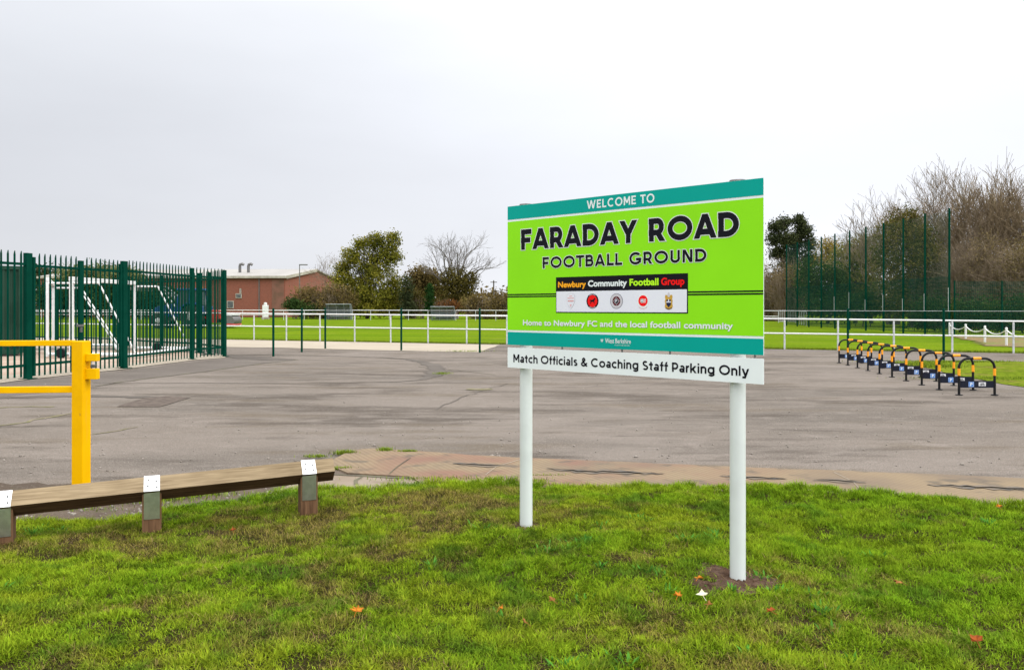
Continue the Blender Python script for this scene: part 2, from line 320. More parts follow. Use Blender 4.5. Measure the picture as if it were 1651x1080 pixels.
M['timber_post'] = wood_mat('post_timber', (0.075, 0.038, 0.019), (0.17, 0.092, 0.048))
M['bark'] = mat('bark', (0.075, 0.062, 0.05), 0.95, (0.12, 0.105, 0.09), 6, stretch=(1, 1, 0.25))
M['bark_pale'] = mat('bark_pale', (0.13, 0.11, 0.095), 0.95, (0.20, 0.18, 0.16), 5, stretch=(1, 1, 0.25))
M['twig'] = mat('twig', (0.15, 0.112, 0.075), 0.95, (0.22, 0.165, 0.11), 1.5)
M['twig_grey'] = mat('twig_grey', (0.15, 0.128, 0.115), 0.95, (0.11, 0.095, 0.085), 1.5)
M['twig_tan'] = mat('twig_tan', (0.25, 0.185, 0.11), 0.95, (0.16, 0.115, 0.07), 1.0)
# sign colours
def signmat(name, c, rough=0.33): return mat(name, c, rough, tuple(x * 0.94 for x in c), 3.0, lo=0.4, hi=0.7, spec=0.10)
M['s_green'] = signmat('sign_lime', (0.240, 0.670, 0.010)); M['s_teal'] = signmat('sign_teal', (0.000, 0.310, 0.255)); M['s_white'] = signmat('sign_white', (0.70, 0.745, 0.74))
M['s_black'] = signmat('sign_black', (0.006, 0.006, 0.010)); M['s_badge'] = signmat('badge_panel', (0.68, 0.69, 0.75)); M['s_orange'] = signmat('sign_orange', (0.85, 0.36, 0.015))
M['s_red'] = signmat('sign_red', (0.78, 0.008, 0.008)); M['s_lime2'] = signmat('sign_letter_green', (0.42, 0.80, 0.02)); M['s_gold'] = signmat('crest_gold', (0.50, 0.30, 0.05))
M['s_pink'] = signmat('crest_pink', (0.70, 0.36, 0.36)); M['s_maroon'] = signmat('crest_maroon', (0.10, 0.012, 0.018)); M['s_grey'] = signmat('crest_grey', (0.52, 0.50, 0.53)); M['s_navy'] = signmat('crest_navy', (0.015, 0.02, 0.06)); M['s_edge'] = signmat('sign_outline', (0.62, 0.66, 0.60))

# ------------------------------------------------------------------ ground and surfaces
def vnoise(x, y, s, seed):
    """smooth value noise 0..1 on numpy arrays"""
    t = np.random.default_rng(seed).random((64, 64)); x = np.asarray(x) * s + 1000; y = np.asarray(y) * s + 1000
    xi = np.floor(x).astype(int); yi = np.floor(y).astype(int); fx = x - xi; fy = y - yi
    fx = fx * fx * (3 - 2 * fx); fy = fy * fy * (3 - 2 * fy)
    g = lambda i, j: t[i % 64, j % 64]
    return (g(xi, yi) * (1 - fx) + g(xi + 1, yi) * fx) * (1 - fy) + (g(xi, yi + 1) * (1 - fx) + g(xi + 1, yi + 1) * fx) * fy
def sheet(name, pts, z, m, kind='structure', thick=0.0, wobble=0.0, step=0.3):
    """flat polygon (world x,y) at height z; wobble roughens its outline"""
    P = []
    n = len(pts)
    for i in range(n):
        a, b = Vector(pts[i][:2]), Vector(pts[(i + 1) % n][:2]); L = (b - a).length
        k = max(1, int(L / step)) if wobble else 1; nn = Vector((-(b - a).y, (b - a).x)) / max(L, 1e-6)
        for j in range(k):
            p = a + (b - a) * j / k
            if wobble and j: p = p + nn * random.gauss(0, wobble)
            P.append((p.x, p.y))
    bm = bmesh.new()
    f = bm.faces.new([bm.verts.new((x, y, z)) for x, y in P]); bm.normal_update()
    if f.normal.z < 0: bmesh.ops.reverse_faces(bm, faces=[f])
    if thick:
        r = bmesh.ops.extrude_face_region(bm, geom=[f]); bmesh.ops.translate(bm, vec=(0, 0, -thick), verts=[g for g in r['geom'] if isinstance(g, bmesh.types.BMVert)])
        bmesh.ops.recalc_face_normals(bm, faces=bm.faces)
    bmesh.ops.triangulate(bm, faces=[q for q in bm.faces if len(q.verts) > 4])
    me = bpy.data.meshes.new(name); bm.to_mesh(me); bm.free()
    o = bpy.data.objects.new(name, me); C.objects.link(o); me.materials.append(m)
    if kind: o['kind'] = kind
    return o
def px(*pts): return [(lambda v: (v.x, v.y))(at(x, y)) for x, y in pts]

sheet('ground', [(-900, -60), (900, -60), (900, 1500), (-900, 1500)], -0.03, M['pitch'])
# tarmac yard: far edge follows the pitch railing
RB0, RB1 = at(409.6, 548.2), at(1634, 569.2)               # foot of the near pitch railing
rd = (RB1 - RB0).normalized()
rail_at = lambda X: RB0.y + (X - RB0.x) * rd.y / rd.x
sheet('car_park', [(-60, -12), (60, -12), (60, rail_at(60) + 0.15 if rail_at(60) > 0 else 1), (RB1.x + 2.0, rail_at(RB1.x + 2.0) - .02), (RB1.x, RB1.y - 0.0), (RB0.x, RB0.y), (-30, rail_at(-30)), (-60, rail_at(-60))], -0.004, M['tarmac'])
sheet('concrete_path', [(-40, 27.5), (-30, 27.8)] + px((300, 561), (365, 559.5), (466, 561), (513, 562.5), (649, 565.5), (771, 568), (806, 556)) + [(RB0.x, RB0.y - .05), (-40, rail_at(-40) - .05)], 0.004, M['concrete'], wobble=0.03, step=0.8)
sheet('grass_island', px((1471, 587), (1500, 583), (1560, 581.5), (1651, 583.5), (1800, 588), (1900, 600), (1800, 645), (1651, 624), (1615, 619), (1575, 611), (1520, 600)), 0.006, M['rough_grass'], wobble=0.03)
sheet('yard_paving', [(-26, 17.5), (-9.7, 16.6), (-9.0, 19.6), (-8.7, 23.2), (-9.6, 25.3), (-11.5, 26.9), (-26, 27.0)], 0.005, M['yard'])
sheet('yard_apron', px((0, 618), (50, 611.5), (200, 595.5), (310, 581), (362, 577), (366, 572), (310, 574), (200, 588), (45, 603), (-100, 612), (-100, 632)), 0.008, M['concrete'], wobble=0.01)
sheet('dirt_track', px((-300, 812), (0, 779), (110, 781), (230, 777), (330, 769), (440, 763), (536, 752), (560, 768), (670, 777), (690, 800), (500, 840), (230, 880), (0, 900), (-300, 960)), 0.008, M['soil'], wobble=0.035, step=0.12)
sheet('concrete_slab', px((540, 766), (565, 769), (664, 773), (690, 790), (500, 810), (430, 797), (470, 783)), 0.013, layered('worn_slab', (0.185, 0.145, 0.108), [((0.23, 0.19, 0.15), 1.5, .4, .65, .8, None, 6), ((0.10, 0.075, 0.055), 3, .52, .68, .8, None, 8), ((0.08, 0.09, 0.03), 5, .6, .72, .6, None, 6)], bump=.4, spec=.05), wobble=0.012, step=0.15)
sheet('concrete_apron', px((534, 746), (556, 734), (573, 728), (600, 726), (682, 731), (830, 741), (1100, 752), (1203, 757), (1533, 769), (1651, 775), (1900, 788), (1900, 830), (1651, 850), (1000, 820), (690, 790), (662, 772), (561, 766), (540, 757)), 0.022, M['apron'], thick=0.03, wobble=0.008, step=0.2)
# seams, cracks and reinstatement strips in the surfacing
def strip(name, pts, w, z, m, jit=0.02, ws=None, step=0.18):
    P = [Vector(p) for p in pts]; Q = []; W = []
    for i in range(len(P) - 1):
        L = (P[i + 1] - P[i]).length; k = max(2, int(L / step))
        for j in range(k):
            Q.append(P[i].lerp(P[i + 1], j / k)); W.append((ws[i] + (ws[i + 1] - ws[i]) * j / k) if ws else w)
    Q.append(P[-1]); W.append(ws[-1] if ws else w)
    vs, fs = [], []
    for i, q in enumerate(Q):
        d = (Q[min(i + 1, len(Q) - 1)] - Q[max(i - 1, 0)]); d = Vector((d.x, d.y)).normalized(); nn = Vector((-d.y, d.x))
        c = Vector((q.x, q.y)) + nn * random.gauss(0, jit); h = W[i] * random.uniform(0.6, 1.3) / 2
        a, b = c + nn * h, c - nn * h; vs += [(a.x, a.y, z), (b.x, b.y, z)]
        if i: fs.append((2 * i - 2, 2 * i - 1, 2 * i + 1, 2 * i))
    return tag(MB().add(vs, fs).build(name, m, fix=True), kind='structure')
G = lambda *p: [at(x, y) for x, y in p]
strip('tarmac_seam', G((150, 617.5), (350, 617.5), (480, 618.3), (560, 617), (640, 615.5), (690, 611)), 0.07, 0.001, M['tarmac_dark'], 0.012)
strip('tarmac_seam', G((300, 571.5), (500, 573), (620, 576.3), (655, 579), (680, 583), (700, 590), (704, 597), (697, 606), (680, 612)), 0.2, 0.0025, M['tarmac_dark'], 0.02, ws=[0.15, 0.12, 0.12, 0.2, 0.35, 0.42, 0.42, 0.36, 0.12])
strip('tarmac_seam', G((150, 623), (230, 611), (330, 599), (420, 586), (480, 580)), 0.09, 0.001, M['crack'], 0.02)
strip('tarmac_patch', G((365, 573), (400, 576), (440, 579), (478, 579.5)), 0.5, 0.0035, M['tarmac_dark'], 0.02, ws=[0.3, 0.9, 0.7, 0.05])
strip('tarmac_patch', G((-120, 645), (20, 640), (130, 638), (280, 641)), 0.5, 0.001, M['tarmac_dark'], 0.02, ws=[0.7, 0.3, 0.32, 0.3])
strip('tarmac_crack', G((0, 686), (40, 680), (120, 665)), 0.07, 0.001, M['moss'], 0.03)
strip('tarmac_crack', G((150, 700), (190, 694), (222, 688)), 0.03, 0.001, M['moss'], 0.02)
strip('tarmac_patch', G((-60, 661), (20, 656), (45, 656), (88, 655)), 0.1, 0.001, M['moss'], 0.03)
strip('tarmac_crack', G((668, 590), (800, 604)), 0.03, 0.001, M['crack'], 0.02)
strip('tarmac_crack', G((700, 660), (745, 640), (790, 626), (820, 618)), 0.03, 0.001, M['tarmac_dark'], 0.03)
strip('moss_patch', G((754, 627), (775, 628), (792, 627)), 0.28, 0.004, M['moss'], 0.03)
sheet('tarmac_patch', px((-60, 629), (45, 614), (200, 598), (310, 583.5), (364, 578), (400, 577.5), (440, 580), (478, 580), (420, 586.5), (330, 599.5), (230, 611.5), (150, 623), (60, 634), (-60, 644)), -0.0015, layered('older_tarmac', (0.118, 0.101, 0.088), [((0.150, 0.130, 0.113), 0.8, .4, .65, .8, (.6, 1.6, 1), 7), ((0.075, 0.064, 0.055), 1.6, .56, .7, .7, (.6, 1.6, 1), 8), ((0.28, 0.26, 0.24), 120, .6, .7, .6, None, 2), ((0.05, 0.044, 0.04), 95, .52, .64, .7, None, 2)], rough=.95, bump=.6, bscale=100, spec=.05), wobble=.015)
sheet('inspection_cover', px((188, 655.5), (230, 642), (272, 638.5), (308, 641), (258, 655.5)), 0.003, mat('cover_iron', (0.075, 0.060, 0.051), 0.9, (0.115, 0.093, 0.078), 9, bump=0.8, bscale=40, spec=.05), wobble=0.01)
for a in (((730, 749.5), (760, 751), (790, 753), (808, 753)), ((880, 757), (930, 762), (1000, 763), (1070, 766)), ((1160, 768), (1215, 771), (1268, 773)), ((1310, 774), (1360, 776), (1395, 777)), ((1495, 781), (1560, 785), (1660, 789), (1800, 796))):
    strip('filled_crack', [at(x, y + 2 + (x - 700) * .0035) for x, y in a], 0.15, 0.0265, mat('crack_filler', (0.165, 0.135, 0.105), 0.9, (0.10, 0.09, 0.08), 7, bump=0.6, spec=.05), 0.02, ws=[.02] + [.13] * (len(a) - 2) + [.015], step=.05)
    strip('apron_crack', [at(x + 2, y + 2 + (x - 700) * .0035) for x, y in a], 0.024, 0.0305, mat('deep_crack', (.02, .017, .013), 1, spec=0), 0.012, ws=[.004] + [.028] * (len(a) - 2) + [.004], step=0.05)
strip('apron_joint', G((662, 742), (640, 757), (628, 768)), 0.012, 0.0265, M['crack'], 0.003)
strip('apron_joint', G((845, 743), (800, 757), (782, 770)), 0.007, 0.0265, M['concrete'], 0.003)
strip('apron_joint', G((1345, 766), (1375, 781), (1395, 800)), 0.006, 0.0265, M['concrete'], 0.003)
strip('edge_joint', G((900, 744), (1100, 752.5), (1203, 757.5), (1533, 769.5), (1660, 776)), 0.035, 0.001, M['crack'], 0.006)
strip('slab_joint', G((585, 771), (570, 784)), 0.03, 0.0165, M['crack'], 0.01)
strip('slab_joint', G((470, 764), (560, 769), (600, 771), (668, 773)), 0.05, 0.0175, M['crack'], 0.012)
# the verge: a slightly uneven bed that carries the grass
edge_px = [(-420, 940), (-200, 880), (20, 846), (109, 843), (232, 830), (430, 809), (512, 801), (600, 794), (662, 784), (692, 779), (830, 785), (1100, 794), (1243, 797), (1400, 809), (1517, 815), (1651, 818), (2000, 846)]
EW = np.array([(at(x, y).x, at(x, y).y) for x, y in edge_px])
def verge_edge(X): return np.interp(X, EW[:, 0], EW[:, 1]) + (vnoise(X, X * 0, 3.0, 3) - .5) * 0.16 + (vnoise(X, X * 0, 11.0, 4) - .5) * 0.07
def verge_z(X, Y): return 0.03 + .028 * np.exp(-((X - .1) ** 2 + (Y - 5.0) ** 2) / .5) + (vnoise(X, Y, 1.1, 21) - .5) * 0.05 + (vnoise(X, Y, 4.0, 22) - .5) * 0.035
def build_verge():
    xs = np.arange(-7, 9.01, 0.07); ny = 70
    T = np.linspace(0, 1, ny) ** 0.8
    E_ = verge_edge(xs); V = []
    for i, x in enumerate(xs):
        y = 0.6 + (E_[i] - 0.6) * T; X = np.full(ny, x); z = verge_z(X, y) * np.clip((E_[i] - y) / 0.15, 0, 1) + 0.012
        V.append(np.stack([X, y, z], 1))
    V = np.concatenate(V); n = len(xs); I = (np.arange(n - 1)[:, None] * ny + np.arange(ny - 1)[None]).ravel()
    o = np_mesh('grass_verge', V, [np.stack([I, I + ny, I + ny + 1, I + 1], 1)], M['verge_soil']); o.data.shade_smooth()
    tag(o, kind='structure')
build_verge()

# ------------------------------------------------------------------ grass blades of the verge
POSTS = []   # feet that keep blades away: (x, y, radius)
SIGN_R = at(1189.5, 937, z=.048); SIGN_DIR = Vector((0.7356, -0.6775, 0)); SIGN_R.z = 0
SIGN_L = SIGN_R - SIGN_DIR * 1.400
def blades(n, xr, yr, dens_fn, seed):
    g = np.random.default_rng(seed)
    X = g.uniform(xr[0], xr[1], n); Y = g.uniform(yr[0], yr[1], n)
    keep = g.random(n) < dens_fn(X, Y); return X[keep], Y[keep], g
def build_grass():
    def dry(X, Y):
        a = vnoise(X, Y, 0.9, 31) * 0.30 + vnoise(X, Y, 3.2, 32) * 0.36 + vnoise(X, Y, 9, 33) * 0.40 + .02
        b = np.exp(-((Y - (verge_edge(X) - 0.75)) / 0.45) ** 2) * np.clip((0.2 - X) / 1.2, 0, 1) * 0.34      # raked, worn band behind the knee rail
        c = np.exp(-((X - .2) ** 2 + (Y - 5.3) ** 2) / 0.5) * 0.10
        e = np.clip(1 - (verge_edge(X) - Y) / 0.35, 0, 1) * 0.25
        r = np.clip((X - 0.3) / 1.2, 0, 1) * 0.13
        return a + b + c - e * 1.3 - r + vnoise(X, Y, 21, 34) * .14 - .07
    def bare(X, Y):
        v = np.zeros_like(X)
        for p, r in ((SIGN_R, 0.17), (SIGN_L, 0.09)):
            d = np.hypot(X - p.x, (Y - p.y)); v = np.maximum(v, np.clip(1.6 - d / r, 0, 1))
        v = np.maximum(v, np.clip(1.4 - np.hypot(X - (SIGN_R.x - .17), Y - (SIGN_R.y - .13)) / .12, 0, 1))
        return v
    VV, Q4, T3, CC = [], [], [], []; off = 0
    def emit(X, Y, Z, H, W, yaw, lean, curl, col):
        nonlocal off
        n = len(X); dx, dy = np.cos(yaw), np.sin(yaw); sx, sy = -dy, dx
        V = np.empty((n, 5, 3), np.float32)
        for k, (t, w) in enumerate(((0, 1), (0, -1), (0.55, .8), (0.55, -.8), (1, 0))):
            hor = H * (lean * t + curl * t * t); ver = H * t * np.sqrt(np.clip(1 - (lean * .7 + curl * .6 * t) ** 2, 0.08, 1))
            V[:, k, 0] = X + dx * hor + sx * W * w * .5; V[:, k, 1] = Y + dy * hor + sy * W * w * .5; V[:, k, 2] = Z + ver - (0.006 if k < 2 else 0)
        base = off + np.arange(n)[:, None] * 5
        Q4.append(base + np.array([[0, 1, 3, 2]])); T3.append(base + np.array([[2, 3, 4]])); VV.append(V.reshape(-1, 3))
        c = np.repeat(np.concatenate([col, np.ones((n, 1))], 1)[:, None, :], 5, 1); CC.append(c.reshape(-1, 4)); off += n * 5
    G1, G2, G3 = np.array((0.130, 0.246, 0.010)), np.array((0.252, 0.292, 0.018)), np.array((0.052, 0.125, 0.014))
    D1, D2 = np.array((0.27, 0.21, 0.055)), np.array((0.135, 0.088, 0.028))
    def field(n, xr, yr, seed):
        def dens(X, Y):
            d = dry(X, Y); inside = (Y < verge_edge(X) - 0.01)
            return inside * (1 - bare(X, Y)) * np.clip(1.15 - np.clip(d - 0.58, 0, 1) * 2.2, 0.42, 1) * np.clip(1.75 - 2.3 * np.abs(vnoise(X, Y, 17, 43) - .15), .22, 1)
        X, Y, g = blades(n, xr, yr, dens, seed); n = len(X); d = dry(X, Y)
        tuft = vnoise(X, Y, 6.5, 41) * .6 + vnoise(X, Y, 14, 42) * .4; u = g.random(n)
        H = (0.010 + 0.021 * np.clip(tuft * 1.8 - .45, 0, 1) + 0.011 * u) * np.clip(1.15 - (d - .5) * .7, .55, 1.15)
        H *= 1 + 0.5 * np.clip(1 - (verge_edge(X) - Y) / 0.4, 0, 1)
        W = g.uniform(0.0022, 0.0044, n); yaw = vnoise(X, Y, 7, 71) * 12 + g.normal(0, 1.5, n); lean = g.uniform(0.2, 1.25, n); curl = g.uniform(.1, .75, n)
        s = np.clip(vnoise(X, Y, 1.7, 51) * .6 + vnoise(X, Y, 5, 52) * .4 + g.normal(0, .16, n), 0, 1)[:, None]
        col = G1 * (1 - s) + G2 * s
        dk = np.clip((vnoise(X, Y, 3.6, 53) * .5 + vnoise(X, Y, 10, 54) * .5 - .52) * 4 + g.normal(0, .2, n), 0, 1)[:, None] * .7
        col = col * (1 - dk) + G3 * dk
        lush = np.clip((X - .9) / 1.5, 0, 1)[:, None] * .35; col = col * (1 - lush) + G1 * np.array((.95, 1.05, 1)) * lush
        p = np.clip((d - 0.56) * 2.4 + g.normal(0, .18, n), 0, .80)[:, None]; q = g.random(n)[:, None]
        col = col * (1 - p) + (D1 * q + D2 * (1 - q)) * p
        col *= (g.uniform(.5, 1.4, n) * (.62 + .68 * (vnoise(X, Y, 38, 91) * .6 + vnoise(X, Y, 19, 92) * .4)))[:, None]
        emit(X, Y, verge_z(X, Y) + .012, H, W, yaw, lean, curl, col)
    field(960000, (-4.2, 4.8), (2.75, 6.75), 1); field(300000, (-6.8, 8.8), (1.2, 6.75), 2)
    X, Y, g = blades(160000, (-3.3, 4.4), (2.75, 6.75), lambda X, Y: (Y < verge_edge(X) - .02) * (1 - bare(X, Y)) * np.clip(vnoise(X, Y, 5, 81) * 1.6 - .15, .1, 1), 8); n = len(X); q = g.random(n)[:, None]
    emit(X, Y, verge_z(X, Y) + .010, g.uniform(.006, .018, n), g.uniform(.003, .006, n), g.uniform(0, 6.3, n), g.uniform(.3, 1.3, n), g.uniform(.1, .7, n), (np.array((.10, .125, .012)) * q + np.array((.055, .075, .012)) * (1 - q)) * g.uniform(.6, 1.3, n)[:, None])
    # dead clippings lying on the sward
    def dens2(X, Y): return (Y < verge_edge(X) - .05) * np.clip((dry(X, Y) - .53) * 2.8, 0.03, 1)
    X, Y, g = blades(120000, (-4.5, 5), (2.6, 6.6), dens2, 5); n = len(X); q = g.random(n)[:, None]
    emit(X, Y, verge_z(X, Y) + g.uniform(.012, .034, n), g.uniform(.010, .036, n), g.uniform(.0012, .0024, n), g.uniform(0, 6.3, n), g.uniform(1.15, 1.36, n), g.uniform(0, .08, n), (np.array((0.34, 0.255, 0.10)) * q + np.array((0.085, 0.052, 0.024)) * (1 - q)) * g.uniform(.6, 1.1, n)[:, None])
    # broad dark weeds and clover
    for k in range(170):
        cx, cy = g.uniform(-3, 4), g.uniform(2.9, 6.5)
        if cy > verge_edge(np.array([cx]))[0] - .06 or vnoise(np.array([cx]), np.array([cy]), 1.1, 61)[0] < .52: continue
        m = g.integers(10, 26); a = g.uniform(0, 6.3, m); r = np.abs(g.normal(0, .045, m)); X = cx + np.cos(a) * r; Y = cy + np.sin(a) * r
        emit(X, Y, verge_z(X, Y) + g.uniform(.008, .02, m), g.uniform(.02, .042, m), g.uniform(.008, .014, m), a, g.uniform(.4, .95, m), g.uniform(.1, .4, m), np.array((0.065, 0.19, 0.025)) * g.uniform(.6, 1.5, m)[:, None])
    # tufts on the worn ground beyond the rail and along the paving joints
    for (x, y, sx, sy, m, h) in ((235, 806, 0.22, 0.09, 1300, .05), (275, 798, .15, .07, 800, .045), (300, 800, .2, .05, 500, .04), (70, 823, .25, .04, 300, .03), (370, 783, .25, .05, 420, .035), (420, 775, .2, .04, 260, .03), (508, 738, .06, .02, 200, .03), (556, 733, .05, .03, 420, .045), (621, 729, .035, .03, 330, .05), (657, 731, .05, .015, 330, .035), (548, 758, .05, .02, 200, .03), (714, 603, .09, .12, 300, .04), (720, 776, .3, .04, 500, .04), (1488, 590, .35, .4, 2600, .11), (1530, 584, .9, .12, 1500, .06), (1590, 611, .7, .15, 1500, .05), (755, 567, .4, .1, 160, .06), (865, 779, .05, .01, 90, .04), (880, 770, .09, .01, 120, .03)):
        p = at(x, y); X = p.x + g.normal(0, sx, m); Y = p.y + g.normal(0, sy, m)
        c = (G1 * g.random(m)[:, None] + G2 * g.random(m)[:, None]) * .75 + .01
        big = h > .055 and y < 640
        emit(X, Y, np.full(m, .014), g.uniform(.4, 1, m) * h, g.uniform(.003, .006, m) * (2 if big else 1), g.uniform(0, 6.3, m), g.uniform(.1, .7, m), g.uniform(0, .5, m), c)
    # longer fringe of the pitch along its near edge, and along the island
    m = 26000; t = g.random(m); X = RB0.x - 3 + t * (RB1.x + 5 - RB0.x); Y = RB0.y + (X - RB0.x) * rd.y / rd.x + np.abs(g.normal(0.05, .22, m))
    emit(X, Y, np.full(m, -.03), g.uniform(.05, .13, m), g.uniform(.008, .016, m), g.uniform(0, 6.3, m), g.uniform(.1, .7, m), g.uniform(0, .5, m), (np.array((.12, .19, .012)) + g.random(m)[:, None] * np.array((.07, .04, .012))) * g.uniform(.6, 1.2, m)[:, None])
    V = np.concatenate(VV); tag(np_mesh('grass', V, [np.concatenate(Q4), np.concatenate(T3)], M['grass'], col=np.concatenate(CC)), 'short mown grass of the verge in front of the car park', 'grass', kind='stuff')
build_grass()
# loose earth round the feet of the sign posts
def mound(p, r, h, name):
    n, k = 40, 8; vs = [(p.x, p.y, verge_z(np.array([p.x]), np.array([p.y]))[0] + h)]; fs = []
    for i in range(1, k + 1):
        for j in range(n):
            a = 2 * math.pi * j / n; rr = r * i / k * (1 + .25 * math.sin(3 * a + 1) + .12 * math.sin(7 * a)); x, y = p.x + math.cos(a) * rr, p.y + math.sin(a) * rr
            z = verge_z(np.array([x]), np.array([y]))[0] + h * (1 - (i / k) ** 2) + random.uniform(-.006, .008) * (i < k) - (0.01 if i == k else 0) + .012
            vs.append((x, y, z))
            b = 1 + (i - 1) * n
            if i == 1: fs.append((0, 1 + j, 1 + (j + 1) % n))
            else: fs.append((b - n + j, b + j, b + (j + 1) % n, b - n + (j + 1) % n))
    tag(MB().add(vs, fs).build(name, M['mulch']), kind='structure')
mound(SIGN_R, 0.2, 0.012, 'loose_soil'); mound(Vector((SIGN_R.x - .17, SIGN_R.y - .13, 0)), 0.11, 0.004, 'loose_soil'); mound(SIGN_L, 0.09, 0.006, 'loose_soil')

# ------------------------------------------------------------------ welcome sign
def text_mesh(body):
    cu = bpy.data.curves.new('lettering', 'FONT'); cu.body = body; cu.size = 1.0; cu.resolution_u = 6
    o = bpy.data.objects.new('lettering', cu); C.objects.link(o)
    dg = bpy.context.evaluated_depsgraph_get(); me = bpy.data.meshes.new_from_object(o.evaluated_get(dg))
    V = np.array([v.co[:2] for v in me.vertices]); F = [tuple(p.vertices) for p in me.polygons]
    bpy.data.objects.remove(o); bpy.data.curves.remove(cu); bpy.data.meshes.remove(me); return V, F
CAPS = {}
def put_text(body, s0, s1, h0, cap, depth, bold, m, parent, name='lettering', slope=0.0, outline=None):
    """text fitted between s0 and s1 on baseline h0 with capitals `cap` high, in the local x-z plane; bold thickens the strokes by copies shifted round a ring"""
    V, F = text_mesh(body); cv = text_mesh('H')[0]; ch = cv[:, 1].max()
    mn, mx = V[:, 0].min(), V[:, 0].max(); sx = (s1 - s0 - 2 * bold) / (mx - mn); sz = (cap - 2 * bold) / ch
    spans = []                                                                                  # one mesh per word
    for f in sorted(F, key=lambda f: min(V[i, 0] for i in f)):
        a, b = min(V[i, 0] for i in f), max(V[i, 0] for i in f)
        if spans and a < spans[-1][1] + .20: spans[-1][1] = max(spans[-1][1], b); spans[-1][2].append(f)
        else: spans.append([a, b, [f]])
    for rad, mm, dd, nm in ([(bold + outline[0], outline[1], 0.0, 'outline')] if outline else []) + [(bold, m, 0.0006 if outline else 0.0, name)]:
        ring = [(0, 0)] + ([(math.cos(a) * rad, math.sin(a) * rad) for a in [2 * math.pi * k / 12 for k in range(12)]] if rad else [])
        for sp in spans:
            ids = sorted({i for f in sp[2] for i in f}); ix = {i: k for k, i in enumerate(ids)}; mb = MB()
            for k, (ox, oz) in enumerate(ring):
                mb.add([(s0 + bold + (V[i, 0] - mn) * sx + ox, depth - dd - k * 0.00003, h0 + bold + V[i, 1] * sz + oz) for i in ids], [tuple(ix[i] for i in f) for f in sp[2]])
            mb.build(nm, mm, parent, fix=False)
